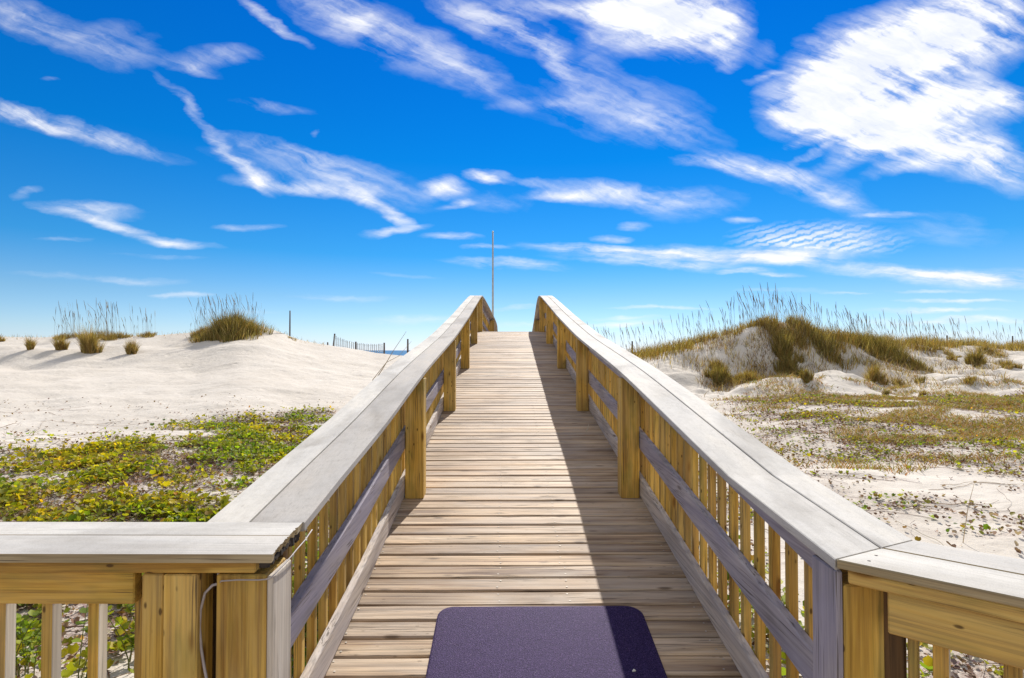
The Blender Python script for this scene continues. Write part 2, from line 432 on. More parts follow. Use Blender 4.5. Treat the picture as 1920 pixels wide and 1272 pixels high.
# deck
def make_deck():
    root = empty('boardwalk', (0, 0, gz(0, 1.0)))
    oz = root.location.z
    tag(root, 'weathered plank boardwalk rising over the dune between its railings', 'boardwalk')
    mb = MB(); sc = MB()
    y = -2.4; i = 0
    while y < 25.6:
        w = .1235; gap = .005+random.random()*.008
        x0, x1 = (-.93, 1.19)
        if y < 1.5: x0, x1 = (-4.0, 3.2)
        n = 15 if y < 9 else 7
        a = deck_h(y)+EYE-oz; b = deck_h(y+w)+EYE-oz
        tilt = random.uniform(-.0015, .0015); bow = random.uniform(-.002, .002); lift = random.uniform(-.0012, .0012)
        secs = []
        ph = random.random()*6
        jx0 = x0+random.uniform(-.012, .012); jx1 = x1+random.uniform(-.012, .012)
        ang = math.atan2(b-a, w)
        U = Vector((0, math.cos(ang), math.sin(ang))); V = Vector((0, -math.sin(ang), math.cos(ang)))
        for k in range(n+1):
            t = k/n; x = jx0+(jx1-jx0)*t
            wob = math.sin(ph+t*5)*.0032+math.sin(ph*3+t*17)*.0012+random.uniform(-.0006, .0006)
            o = Vector((x, y+wob, a+lift+bow*math.sin(math.pi*t)*1.5+tilt*(t-.5)))
            secs.append((o, U, V))
        cup = random.uniform(-.003, .002)
        sec = [(0.003, -.026), (w-.003, -.026), (w, -.02), (w, -.007), (w-.008, 0), (w*.5, cup), (.008, 0), (0, -.007), (0, -.02)]
        mb.sweep(secs, sec)
        if y < 8 and y > 1.5:
            for sx in (-.82, -.045, .355, 1.04):
                for sy in (.03, .094):
                    cx = sx+random.uniform(-.015, .015); cyy = y+sy
                    zz = a+(b-a)*sy/w+.0016+lift+bow*1.2
                    r = .0055
                    sc.add([(cx+r*math.cos(q*math.pi/3), cyy+r*math.sin(q*math.pi/3), zz) for q in range(6)], [list(range(6))])
        y += w+gap; i += 1
    mb.build('deck', deck_m, root)
    s = sc.build('screw', plain('screw_head', (.50, .46, .40), .6, .2), root); tag(s, kind='stuff')
    # joists and rim boards below
    for X in (-.93, .13, 1.15):
        j = MB()
        path = [(Vector((X, yy, deck_h(yy)+EYE-oz-.028)), Vector((1, 0, 0)), Vector((0, 0, 1))) for yy in np.arange(1.6, 25.6, .4)]
        j.sweep(path, rect(0, .038, -.19, 0))
        j.build('joist', grey_y, root)
    for yy in (1.65, 4.55, 7.3, 10.05, 12.8, 15.55, 18.3, 21.1):
        for X in (-.88, 1.0):
            zb = gz(X, yy)-.5-oz; zt = deck_h(yy)+EYE-oz-.22
            if zt > zb+.1:
                p = MB(); p.box(X, X+.14, yy-.07, yy+.07, zb, zt); p.build('pile', grey_z, root)
    return root
make_deck()

PITCH = .142
def ramp_rail(side):
    """side -1: left, +1: right. x measured outward from the rail's inner cap edge"""
    inner = -.66 if side < 0 else .925
    root = empty('railing', (inner, 4.5, deck_h(4.5)+EYE))
    oz = root.location.z; oy = 4.5
    def X(u, y): return side*u + veer(y, side)
    def sw(u0, u1, hfun, y0, y1, name, mat, step=.22, b=.004, warp=0.0):
        mb = MB(); path = []
        ys = np.linspace(y0, y1, max(2, int((y1-y0)/step)))
        seg = 0
        for q in ys:
            zz = hfun(q)+EYE-oz
            path.append((Vector((X(0, q), q-oy, zz)), Vector((side, 0, 0)), Vector((0, 0, 1))))
        v0, v1 = warp if isinstance(warp, tuple) else (-.14, 0)
        mb.sweep(path, rect(u0, u1, v0, v1, b))
        return mb.build(name, mat, root)
    YE = 23.6
    ys0 = 1.60 if side > 0 else 1.905
    # cap: two boards with a seam, mitred at the landing corner on the right side
    wi, wo = .186, .142
    for (u0, u1) in ((0, wi), (wi+.008, wi+.008+wo)):
        mb = MB()
        ys = list(np.linspace(2.1, YE, 100))
        path = []
        for q in ys:
            path.append((Vector((X(0, q), q-oy, cap_h(q)+EYE-oz)), Vector((side, 0, 0)), Vector((0, 0, 1))))
        sec = rect(u0, u1, -.032, 0, .003)
        mb.sweep(path, sec)
        # replace the near end by a mitre / butt
        n = len(sec)
        for k, (u, v) in enumerate(sec):
            yy = 1.915 if side < 0 else 1.561+.466*u+.002
            mb.v[k] = (X(u, 1.9), yy-oy, cap_h(yy)+v+EYE-oz)
        mb.build('cap_board', cap_y, root)
    # added flat plate under the cap seam, blocks light so the groove stays dark
    sw(.10, .24, lambda q: cap_h(q)-.034, 1.95 if side < 0 else 1.80, YE, 'plate', grey_y, warp=(-.022, 0))
    # rail boards on the outer face of the posts
    po = .158                     # outer face of the posts, from the inner cap edge
    sw(po, po+.038, lambda q: cap_h(q)-.0575, 1.72, YE, 'top_rail', grey_y, warp=(-.14, 0))
    sw(po, po+.038, lambda q: cap_h(q)-.49, 1.72, YE, 'mid_rail', grey_y, warp=(-.14, 0))
    sw(po+.001, po+.039, lambda q: deck_h(q)+.165, 1.72, YE, 'toe_board', toe_y, warp=(-.145, 0))
    # posts
    for q in (4.5, 7.25, 10.0, 12.75, 15.5, 18.2, 20.9, 23.3):
        mb = MB()
        top = min(cap_h(q), cap_h(q+.14))-.0575+EYE-oz; bot = min(deck_h(q), deck_h(q+.14))+.002+EYE-oz
        xa, xb = sorted((X(.006, q), X(.154, q)))
        mb.box(xa, xb, q-oy, q+.145-oy, bot, top, .005)
        mb.build('post', pine_z, root)
    # balusters
    q = 1.87 if side < 0 else 1.80
    items = []
    while q < YE:
        if not any(abs(q+.02-p) < -1 for p in (0,)): items.append(q)
        q += PITCH
    proto = {}
    rest = MB()
    for k, q in enumerate(items):
        t = cap_h(q)-.058; b = deck_h(q)-.06
        xa, xb = sorted((X(po+.040, q), X(po+.077, q)))
        xa += random.uniform(-.001, .001)
        if k < 96:
            mb = MB(); mb.box(-.018, .018, -.018, .018, 0, t-b, .002)
            o = mb.build('baluster', pine_z, root)
            o.location = ((xa+xb)/2, q-oy, b+EYE-oz)
            o.rotation_euler = (random.uniform(-.006, .006), 0, random.uniform(-.03, .03))
        else:
            rest.box(xa, xb, q-oy-.018, q-oy+.018, b+EYE-oz, t+EYE-oz, .002)
    o = rest.build('baluster', pine_z, root); tag(o, kind='stuff')
    return root
rl = ramp_rail(-1); tag(rl, 'left railing of the boardwalk, climbing from the chewed cap corner to the crest', 'railing', 'railings of the boardwalk')
rr = ramp_rail(1); tag(rr, 'right railing of the boardwalk, casting its shadow over the planks and mat', 'railing', 'railings of the boardwalk')

# corner post belonging to the right railing (grey board face towards the walkway)
def part_box(name, mat, parent, x0, x1, y0, y1, h0, h1, bev=.005):
    L = parent.location
    mb = MB(); mb.box(x0-L.x, x1-L.x, y0-L.y, y1-L.y, h0+EYE-L.z, h1+EYE-L.z, bev)
    o = mb.build(name, mat, parent); return o
part_box('post', pine_z, rr, .958, 1.098, 1.574, 1.70, -1.65, -.665)
part_box('facing_board', grey_z, rr, .936, .956, 1.575, 1.705, -1.65, -.625)

# left landing railing, across the front
def left_landing():
    root = empty('railing', (-.7, 1.7, -1.65+EYE)); root.rotation_euler = (0, 0, R(-.9))
    tag(root, 'low front railing at the bottom left corner, with the broken cap end', 'railing', 'railings of the boardwalk')
    oz = -1.65+EYE
    z = lambda h: h+EYE-oz
    # cap boards, front one with a ragged broken end
    y0, y1, y2 = 1.615-1.7, 1.776-1.7, 1.912-1.7
    for k, (a, b) in enumerate(((y0, y1), (y1+.006, y2))):
        mb = MB(); xe = .028 if k == 0 else .03
        n = 26; top = []; bot = []
        for i in range(n+1):
            t = i/n; yy = a+(b-a)*t
            jag = 0
            xr = .042-.028*(yy-y0)/(y2-y0)-.012
            jt = random.uniform(0, .016) if (k == 0 and t > .12) or (k == 1 and t < .6) else 0
            top.append((xr-jt*.4, yy, z(-.587))); bot.append((xr-jt*2.4-.004, yy, z(-.612)))
        L = -3.6
        ed = [1]; vs = top+bot+[(L, b, z(-.587)), (L, a, z(-.587)), (L, b, z(-.612)), (L, a, z(-.612))]
        m1 = n+1; tb, ta, bb, ba = 2*m1, 2*m1+1, 2*m1+2, 2*m1+3
        fs = [list(range(m1))+[tb, ta], (list(range(m1, 2*m1))+[bb, ba])[::-1], [0, ta, ba, m1], [n, m1+n, bb, tb], [ta, tb, bb, ba]]
        fs += [[i, m1+i, m1+i+1, i+1] for i in range(n)]
        mb.add(vs, fs); mb.m[0] = 0; mb.m[1:] = [1]*(len(mb.m)-1); o = mb.build('cap_board', [cap_x, cap_edge], root)
    def bx(name, mat, x0, x1, ya, yb, h0, h1, bev=.004):
        mb = MB(); mb.box(x0, x1, ya-1.7, yb-1.7, z(h0), z(h1), bev); return mb.build(name, mat, root)
    rot = MB()
    for i in range(26):
        t0, t1 = i/26, (i+1)/26; ya = y0+(y2-y0)*t0; yb = y0+(y2-y0)*t1
        xr = .026-.028*(t0); dpt = random.uniform(.006, .026)*(.5+t0)
        rot.box(xr-.035, xr-random.uniform(.003, .009), ya, yb-.0003, z(-.614-dpt), z(-.6125), .0008)
    rot.build('rotten_edge', plain('rotten_wood', (.035, .025, .018), .95, 0, .4, 60, .5), root)
    bx('plate', pine_x, -3.6, -.032, 1.640, 1.800, -.652, -.6145)
    bx('top_rail', pine_x, -3.6, -.405, 1.668, 1.706, -.755, -.6535)
    bx('lower_rail', pine_x, -3.6, -.405, 1.668, 1.706, -1.63, -1.49)
    bx('post', pine_z, -.150, -.003, 1.648, 1.790, -1.655, -.659)
    bx('post', pine_z, -.306, -.205, 1.648, 1.738, -1.655, -.659)
    bx('gap_shade_board', dark_z, -.36, -.01, 1.795, 1.825, -1.655, -.622)  # added dark board, stands in for shade between the two posts
    bx('facing_board', pale_z, -.0025, .016, 1.650, 1.788, -1.655, -.664)  # post side, lightened as if sunlit
    bx('stud', pine_z, -.372, -.3085, 1.652, 1.700, -1.655, -.659)
    for k in range(22):
        x = -.395-.1425*k
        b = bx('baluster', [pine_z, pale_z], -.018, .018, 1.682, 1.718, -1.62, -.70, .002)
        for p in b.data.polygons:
            if p.normal.x > .6: p.material_index = 1  # sun side gets the lighter painted tone
        b.location = (x-.018, .0275, 0); b.rotation_euler = (0, 0, random.uniform(-.03, .03))
    return root
left_landing()

def right_landing():
    ang = R(-40)
    root = empty('railing', (.925, 1.561, -1.65+EYE), ang)
    tag(root, 'angled landing railing at the bottom right corner, mitred to the ramp cap', 'railing', 'railings of the boardwalk')
    z = lambda h: h+1.65
    wi, wo = .186, .142
    tm = math.tan(R(25))     # mitre: half of the 50 degree turn
    for (a, b) in ((0, wi), (wi+.006, wi+.006+wo)):
        mb = MB()
        # mitre line from inner corner, in local axes
        def mx(v): # local x of the mitre at local y=v
            # world point (.925+w, 1.561+.466 w) -> local
            w = v
            return w*math.cos(-ang)*1 - .466*w*math.sin(-ang)
        L = 2.2
        P = [(mx(a)+.002, a), (L, a), (L, b), (mx(b)+.002, b)]
        vs = [(p[0], p[1], z(-.587)) for p in P]+[(p[0], p[1], z(-.612)) for p in P]
        fs = [[0, 1, 2, 3], [7, 6, 5, 4], [0, 4, 5, 1], [1, 5, 6, 2], [2, 6, 7, 3], [3, 7, 4, 0]]
        mb.add(vs, fs); mb.m[1:] = [1]*(len(mb.m)-1); o = mb.build('cap_board', [cap_x, cap_edge], root)
        bv = o.modifiers.new('edge', 'BEVEL'); bv.width = .003; bv.segments = 1
    for (sx, sy) in ((.075, .045), (.085, .105)):
        q = MB(); q.tube([(sx, sy, z(-.590)), (sx, sy, z(-.5862))], .0042, 8); q.build('screw', plain('rusty_screw', (.13, .10, .08), .6), root)
    def bx(name, mat, x0, x1, ya, yb, h0, h1, bev=.004):
        mb = MB(); mb.box(x0, x1, ya, yb, z(h0), z(h1), bev); return mb.build(name, mat, root)
    bx('plate', pine_x, .028, 2.2, .012, .155, -.652, -.6145)
    bx('gap_shade_board', dark_z, .10, .152, .10, .125, -1.655, -.622)  # added dark strip for the shaded gap beside the corner post
    bx('stud', pine_z, .158, .182, .075, .12, -1.655, -.66)
    bx('top_rail', pine_x, .118, 2.2, .030, .068, -.768, -.6535)
    bx('lower_rail', pine_x, .135, 2.2, .030, .068, -1.63, -1.49)
    for k in range(12):
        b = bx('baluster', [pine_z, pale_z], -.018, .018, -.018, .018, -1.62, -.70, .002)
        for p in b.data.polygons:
            if p.normal.x > .6: p.material_index = 1  # lighter colour for the side painted as sunlit
        b.location = (.231+.142*k, .088, 0); b.rotation_euler = (0, 0, random.uniform(-.03, .03))
    return root
right_landing()

# cable stapled under the cap, looping down in the gap between the posts
def cable():
    mb = MB()
    pts = [(-.845, 1.66, -.688), (-.868, 1.665, -.695), (-.893, 1.67, -.72), (-.906, 1.67, -.77), (-.908, 1.67, -.82), (-.903, 1.67, -.88), (-.893, 1.668, -.93), (-.880, 1.665, -.985), (-.873, 1.665, -1.0), (-.862, 1.665, -.992)]
    mb.tube([(a, b, c+EYE) for a, b, c in pts], .0042, 8)
    p2 = [(-.845, 1.66, -.688), (-.83, 1.638, -.672), (-.78, 1.636, -.668), (-.72, 1.637, -.669), (-.692, 1.640, -.668), (-.682, 1.66, -.66), (-.676, 1.70, -.652), (-.672, 1.75, -.645), (-.668, 1.80, -.635), (-.667, 1.86, -.63), (-.668, 1.93, -.618)]
    mb.tube([(a, b, c+EYE) for a, b, c in p2], .0022, 8)
    o = mb.build('cable', plain('cable_sheath', (.36, .32, .31), .5, 0, .15, 30))
    tag(o, 'thin grey cable looped in the dark gap between two posts at bottom left', 'cable')
cable()

# ------------------------------------------------------------------ mat
def make_mat():
    y0, y1 = 1.92, 3.115
    x0, x1 = -.372, .747
    r = .085; pts = []
    for (cx, cy, a0) in ((x1-r, y1-r, 0), (x0+r, y1-r, 90), (x0+r, y0+r, 180), (x1-r, y0+r, 270)):
        for k in range(9):
            a = R(a0+k*90/8); pts.append((cx+r*math.cos(a), cy+r*math.sin(a)))
    root_z = deck_h(2.5)+EYE
    bm = bmesh.new()
    # dense grid clipped by the rounded outline: build top as fan of rings, following the deck
    cx, cy = (x0+x1)/2, (y0+y1)/2
    rings = []
    for s, dz in ((0.0, .0085), (.25, .0085), (.5, .0085), (.75, .0085), (.93, .0085), (.985, .0075), (1.0, .004), (1.0, .0008)):
        ring = []
        for (px, py) in pts:
            X = cx+(px-cx)*s; Y = cy+(py-cy)*s
            ring.append(bm.verts.new((X-cx, Y-cy, deck_h(Y)+EYE-root_z+dz+.0015)))
        rings.append(ring)
    n = len(pts)
    for a, b in zip(rings[:-1], rings[1:]):
        for i in range(n):
            j = (i+1) % n
            if s == 0: continue
            bm.faces.new((a[i], b[i], b[j], a[j]))
    bmesh.ops.remove_doubles(bm, verts=bm.verts, dist=1e-5)
    bm.faces.new([v for v in rings[-1]][::-1])
    bmesh.ops.recalc_face_normals(bm, faces=bm.faces)
    me = bpy.data.meshes.new('mat'); bm.to_mesh(me); bm.free()
    m, nt, bs = new_mat('mat_pile')
    tc = N(nt, 'ShaderNodeTexCoord'); P = tc.outputs['Object']
    n1 = noise_(nt, P, 170, 3, .75); n2 = noise_(nt, P, 5, 3, .6); n3 = noise_(nt, P, 90, 2, .5)
    col = ramp(nt, n1, [(.33, (.003, .0015, .012)), (.5, (.018, .009, .052)), (.68, (.10, .065, .16))])
    col = mixc(nt, .7, col, ramp(nt, n2, [(.3, (.85, .85, .95)), (.7, (1.15, 1.02, 1.05))]), 'MULTIPLY')
    col = mixc(nt, .5, col, ramp(nt, n3, [(.3, (.8, .85, .9)), (.7, (1.2, 1.1, 1.1))]), 'MULTIPLY')
    sp = noise_(nt, P, 150, 1, .5)
    col = mixc(nt, math_(nt, 'MULTIPLY', ramp_f(nt, sp, .76, .80), .6), col, (.6, .55, .55))
    nt.links.new(col, bs.inputs['Base Color']); bs.inputs['Roughness'].default_value = .62
    bs.inputs['Specular IOR Level'].default_value = .34
    bs.inputs['Specular Tint'].default_value = (.70, .52, 1, 1)
    bp = N(nt, 'ShaderNodeBump'); bp.inputs['Strength'].default_value = 1.0; bp.inputs['Distance'].default_value = .004
    nt.links.new(n1, bp.inputs['Height']); nt.links.new(bp.outputs[0], bs.inputs['Normal'])
    me.materials.append(m)
    o = link(bpy.data.objects.new('floor_mat', me)); o.location = (cx, cy, root_z)
    tag(o, 'dark purple grey mat with rounded corners lying on the planks', 'mat')
make_mat()
mb = MB(); mx, my = .60, 2.62; mz = deck_h(my)+EYE+.012
mb.tube([(mx-.009, my, mz), (mx, my+.003, mz+.003), (mx+.008, my+.002, mz+.001)], [.003, .0065, .002], 7)
tag(mb.build('shell_fragment', plain('white_shell', (.75, .72, .66), .5)), 'tiny white shell fragment on the shaded part of the mat', 'shell')
# a splinter on the planks
mb = MB(); sy = 6.3
mb.tube([(.905, sy, deck_h(sy)+.012+EYE), (.93, sy+.02, deck_h(sy)+.05+EYE), (.94, sy+.02, deck_h(sy)+.10+EYE)], [.004, .005, .002], 5)
tag(mb.build('dry_straw', plain('pale_straw', (.6, .55, .42), .7)), 'pale bit of straw sticking up from the shaded planks', 'straw')

# ------------------------------------------------------------------ vegetation
def leaves_mesh(name, P, size, col, mat, tilt=.6, fold=.35, face_sun=.3):
    """P (n,3) base points, size (n,), col (n,3): folded rounded leaves"""
    n = len(P)
    shape = np.array([[0, 0], [.42, .18], [.55, .55], [.30, .98], [0, .84], [-.30, .98], [-.55, .55], [-.42, .18]])
    az = rng.uniform(0, 2*np.pi, n)
    tl = np.abs(rng.normal(0, tilt, n))
    d = np.stack([np.cos(az), np.sin(az), np.zeros(n)], 1)
    side = np.stack([-np.sin(az), np.cos(az), np.zeros(n)], 1)
    up = np.tile([0, 0, 1.0], (n, 1))
    fwd = d*np.cos(tl)[:, None] + up*np.sin(tl)[:, None]
    nor = np.cross(fwd, side); nor *= np.sign(nor[:, 2:3]+1e-9)
    fd = fold*rng.uniform(.2, 1.6, n)
    V = np.zeros((n, 8, 3))
    for k, (a, b) in enumerate(shape):
        V[:, k] = P + size[:, None]*(side*a + fwd*b + nor*(abs(a)*fd)[:, None])
    f = np.array([[0, 1, 2, 3, 4], [0, 4, 5, 6, 7]])
    F_ = (np.arange(n)[:, None, None]*8 + f[None]).reshape(-1)
    nf = 2*n
    c = np.repeat(col, 8, 0)
    me = fast_mesh(name, V.reshape(-1, 3), F_, np.arange(nf)*5, np.full(nf, 5), mat, c)
    return me

LEAF_COLS = np.array([[.25, .30, .03], [.18, .235, .025], [.33, .35, .025], [.42, .38, .025], [.48, .36, .03], [.11, .155, .025], [.42, .23, .03]])
DRY_COLS = np.array([[.20, .11, .07], [.30, .19, .13], [.13, .07, .05], [.42, .32, .24], [.25, .14, .05], [.28, .20, .19]])
def pick(cols, p, n):
    c = cols[rng.choice(len(cols), n, p=np.array(p)/np.sum(p))]
    return np.clip(c*rng.uniform(.75, 1.25, (n, 1))*rng.uniform(.92, 1.08, (n, 3)), 0, 1)
def scatter(n, xr, yr, dens, bias=1.0):
    """rejection sampling, more of them close to the walkway"""
    out = []
    tot = 0
    while tot < n:
        y = yr[0]+(yr[1]-yr[0])*rng.random(60000)**.75
        u = rng.uniform(xr[0], xr[1], 60000)
        x = u*(y+1.2)
        ok = rng.random(60000) < dens(x, y)
        p = np.stack([x[ok], y[ok]], 1); out.append(p); tot += len(p)
    return np.concatenate(out)[:n]
def patchy(x, y):
    c = cover_density(x, y)
    k = fbm(x, y, 2.6, 3, 71)
    return c*np.clip((k-.42)*6, .05, 1)
def cover(side):
    nm = 'left' if side < 0 else 'right'
    xr = (-1.12, -.10) if side < 0 else (.18, 1.12)
    n = 34000 if side < 0 else 14000
    p = scatter(n, xr, (1.9, 19.5 if side > 0 else 16.5), patchy)
    ok = (p[:, 0] < -1.25) if side < 0 else (p[:, 0] > 1.5)
    p = p[ok]; n = len(p)
    h = ground_h(p[:, 0], p[:, 1])+EYE
    lift = rng.uniform(.0, .08, n)*(1 if side < 0 else .6)
    P = np.stack([p[:, 0], p[:, 1], h+lift+.01], 1)
    px = VX+F*p[:, 0]/p[:, 1]
    sz = np.clip(.022+.05*rng.random(n)**1.2+.03*fbm(p[:, 0], p[:, 1], 1.5, 2, 301)+.05*(rng.random(n) < .06), .02, .11)*(.85 if side < 0 else .68)
    w = [3.2, 1.6, 5.2, 4.0, 1.1, 1.0, .25] if side < 0 else [2.6, 1.6, 3, 1.2, .4, 2.0, .3]
    c = pick(LEAF_COLS, w, n)
    hue = np.clip((fbm(p[:, 0], p[:, 1], .9, 3, 611)-.45)*3, -.45, .8)[:, None]     # patches turn yellower or greener
    c = np.clip(c*(1+hue*np.array([[.45, .12, -.2]]))*rng.uniform(.6, 1.15, (n, 1)), 0, 1)
    dull = (rng.random(n) < (.22 if side < 0 else .45))[:, None]
    c = np.where(dull, c*.45+np.array([[.13, .10, .035]]), c)
    me = leaves_mesh('creeping_vine_leaves', P, sz, c, leaf_m, .8, .4)
    o = link(bpy.data.objects.new('vine_leaves', me))
    tag(o, 'bright yellow green creeping vine leaves over the sand left of the boardwalk' if side < 0 else 'sparse green creeping vine leaves over the sand right of the boardwalk', 'ground cover', kind='stuff')
    # dry litter
    n2 = 38000 if side < 0 else 36000
    p = scatter(n2, xr, (1.9, 20.5 if side > 0 else 17.5), lambda x, y: np.clip(cover_density(x, y)*1.1+.006+.03*(fbm(x, y, 1.1, 3, 91) > .55), 0, 1))
    ok = (p[:, 0] < -1.2) if side < 0 else (p[:, 0] > 1.45)
    p = p[ok]; n2 = len(p)
    h = ground_h(p[:, 0], p[:, 1])+EYE
    P = np.stack([p[:, 0], p[:, 1], h+rng.uniform(.002, .03, n2)], 1)
    c = pick(DRY_COLS, [3, 3, 2, 2, 1.5, 2.5], n2)
    me = leaves_mesh('dry_litter', P, .010+.05*rng.random(n2)**1.6, c, dry_m, .5, .8)
    o = link(bpy.data.objects.new('leaf_litter', me))
    tag(o, 'brown dry leaf litter between the vines %s of the boardwalk' % nm, 'leaf litter', kind='stuff')
    # runners: long thin stems
    V = []; Fc = []; Cc = []
    nr = 520 if side < 0 else 620
    st = scatter(nr, xr, (2.2, 19.5 if side > 0 else 16), lambda x, y: np.clip(cover_density(x, y)+.05, 0, 1))
    for (x, y) in st:
        if abs(x) < 1.6: continue
        a = rng.normal(0 if rng.random() < .5 else math.pi, .5); L = rng.uniform(.4, 2.2); k = int(L/.09)+2
        rr_ = rng.uniform(.0022, .005); col = pick(DRY_COLS, [3, 2, 3, 1, 2, 1], 1)[0]
        X = [x]; Y = [y]
        for i in range(k):
            a += rng.normal(0, .16); X.append(X[-1]+.09*math.cos(a)); Y.append(Y[-1]+.09*math.sin(a))
        X = np.array(X); Y = np.array(Y); Z = ground_h(X, Y)+EYE+.008+.02*np.abs(np.sin(np.arange(len(X))*.8+x))*rng.random()
        if np.any((X > -1.1) & (X < 1.35)): continue
        b = len(V)
        for i in range(len(X)):
            for (ox, oz) in ((-1, -.5), (1, -.5), (0, 1)):
                V.append((X[i]+ox*rr_*.7, Y[i]+ox*rr_*.7, Z[i]+oz*rr_)); Cc.append(col)
        for i in range(len(X)-1):
            for j in range(3):
                jj = (j+1) % 3
                Fc.append([b+i*3+j, b+i*3+jj, b+(i+1)*3+jj, b+(i+1)*3+j])
    Fc = np.array(Fc)
    me = fast_mesh('runners', np.array(V), Fc.ravel(), np.arange(len(Fc))*4, np.full(len(Fc), 4), dry_m, np.array(Cc))
    o = link(bpy.data.objects.new('vine_runners', me))
    tag(o, 'thin brown vine runners trailing over the sand %s of the boardwalk' % nm, 'vine runners', kind='stuff')
cover(-1); cover(1)

GRASS = np.array([[.27, .195, .055], [.42, .29, .09], [.17, .145, .04], [.56, .42, .18], [.34, .19, .06], [.11, .078, .03]])
GREENER = [2, 1.5, 3.5, 1, 1, 1.5]
BROWNER = [2.5, 3, 1, 2, 2.5, 1]
def blades(bx, by, bz, hgt, width, lean_dir, lean, cols, segs=4, droop=.5):
    """arrays of curved tapering blades; returns verts, faces, colours"""
    n = len(bx)
    t = np.linspace(0, 1, segs+1)
    dx = np.cos(lean_dir); dy = np.sin(lean_dir)
    V = np.zeros((n, segs+1, 2, 3))
    fa = rng.uniform(0, np.pi, n)
    for k, tt in enumerate(t):
        out = lean*(tt**1.7)*hgt
        up = hgt*(tt - droop*lean*tt**2.5*.5)
        w = width*(1-tt)**.7*.5 + .0006
        for s_, sg in ((0, -1), (1, 1)):
            V[:, k, s_, 0] = bx+dx*out+np.cos(fa)*w*sg
            V[:, k, s_, 1] = by+dy*out+np.sin(fa)*w*sg
            V[:, k, s_, 2] = bz+up
    i = np.arange(n)[:, None, None]*(segs+1)*2
    k = np.arange(segs)[None, :, None]*2
    q = i+k+np.array([0, 1, 3, 2])[None, None, :]
    c = np.repeat(cols, (segs+1)*2, 0)
    return V.reshape(-1, 3), q.reshape(-1, 4), c
def grass_obj(name, x, y, n, rx, ry, h, mat_cols=GREENER, stalks=0, stalk_h=1.6, width=.016, lean=.55, wind=(.0, .0), parent_name=True, shape=1.0):
    """one clump: dense blades plus a few seed stalks as its parts"""
    z0 = gz(x, y)
    root = empty(name, (x, y, z0))
    r = np.sqrt(rng.random(n)); a = rng.uniform(0, 2*np.pi, n)
    # several tussocks inside the clump make an uneven outline
    tus = max(3, int(n/160)); tc = np.stack([rng.normal(0, .5, tus)*rx, rng.normal(0, .5, tus)*ry], 1)
    th = rng.uniform(.6, 1.15, tus); pk = rng.integers(0, tus, n)
    X = tc[pk, 0]+r*np.cos(a)*rx*.38; Y = tc[pk, 1]+r*np.sin(a)*ry*.38
    d = np.sqrt((X/rx)**2+(Y/ry)**2)
    Z = ground_h(x+X, y+Y)+EYE-z0-.03
    hh = h*th[pk]*(1.1-.5*np.clip(d, 0, 1.3))*rng.uniform(.45, 1.1, n)
    ld = np.arctan2(Y-tc[pk, 1]+wind[1], X-tc[pk, 0]+wind[0])+rng.normal(0, .6, n)
    v, q, c = blades(X, Y, Z, hh, width*rng.uniform(.6, 1.4, n), ld, rng.uniform(.15, 1, n)*lean, pick(GRASS, mat_cols, n)*rng.uniform(.8, 1.15, (n, 1)))
    me = fast_mesh('blades', v, q.ravel(), np.arange(len(q))*4, np.full(len(q), 4), grass_m, c)
    link(bpy.data.objects.new('blades', me), root)
    if stalks > 6:
        stalks = int(stalks*2.2)
        me = stalk_mesh(rng.normal(0, .45, stalks)*rx, rng.normal(0, .4, stalks)*ry, stalk_h, (x, y, z0))
        link(bpy.data.objects.new('seed_stalks', me), root)
    return root
def stalk_mesh(X, Y, H, base, heads=True):
    n = len(X)
    hs = H*rng.uniform(.4, 1.15, n)
    Z = ground_h(base[0]+X, base[1]+Y)+EYE-base[2]-.05
    ld = rng.normal(math.pi*.95, .7, n); ln = np.abs(rng.normal(.13, .14, n))
    V = []; Q = []; Cc = []
    cols = pick(np.array([[.24, .19, .13], [.34, .27, .17], [.16, .12, .09]]), [1, 1, 1], n)
    for i in range(n):
        b = len(V); m = 7
        w0 = .0048
        has = rng.random() < .75
        for k in range(m+1):
            t = k/m
            ox = math.cos(ld[i])*ln[i]*hs[i]*t**1.8; oy = math.sin(ld[i])*ln[i]*hs[i]*t**1.8
            w = w0*(1-.5*t)
            if has and t > .72: w = .0125*(1-abs(t-.86)/.2)+.003
            zz = hs[i]*(t-.10*ln[i]*t*t)
            for q in range(3):
                a = q*2.094+i
                V.append((X[i]+ox+w*math.cos(a), Y[i]+oy+w*math.sin(a), Z[i]+zz)); Cc.append(cols[i])
        for k in range(m):
            for q in range(3):
                qq = (q+1) % 3
                Q.append([b+k*3+q, b+k*3+qq, b+(k+1)*3+qq, b+(k+1)*3+q])
    Q = np.array(Q)
    return fast_mesh('stalks', np.array(V), Q.ravel(), np.arange(len(Q))*4, np.full(len(Q), 4), grass_m, np.array(Cc))

def clump_at(px, py, w, h, n, label, group, dens=GREENER, stalks=0, sh=1.6, d=None, ry=None, **kw):
    if d is None:
        x, y, g = spot(px, py)
    else:
        x, y = (px-VX)/F*d, d
    s = y/F
    o = grass_obj('grass_clump', x, y, n, w*s*.5, (ry if ry else w*s*.35), h*s*1.25, dens, stalks, sh, **kw)
    tag(o, label, 'grass clump', group)
    return o
GL = 'grass clumps on the left dune'; GR = 'grass clumps on the right dune'
clump_at(436, 635, 112, 38, 6000, 'big rounded grass mound topping the left dune near the lone pole', GL, GREENER, 46, 2.1, d=30.5, ry=1.2, width=.022)
clump_at(388, 620, 50, 18, 900, 'low shoulder of grass joined to the left side of the big mound', GL, BROWNER, 14, 2.0, d=32)
clump_at(200, 625, 66, 18, 1500, 'wide tuft of grass on the left dune crest with tall stalks', GL, BROWNER, 26, 2.1, d=32.2)
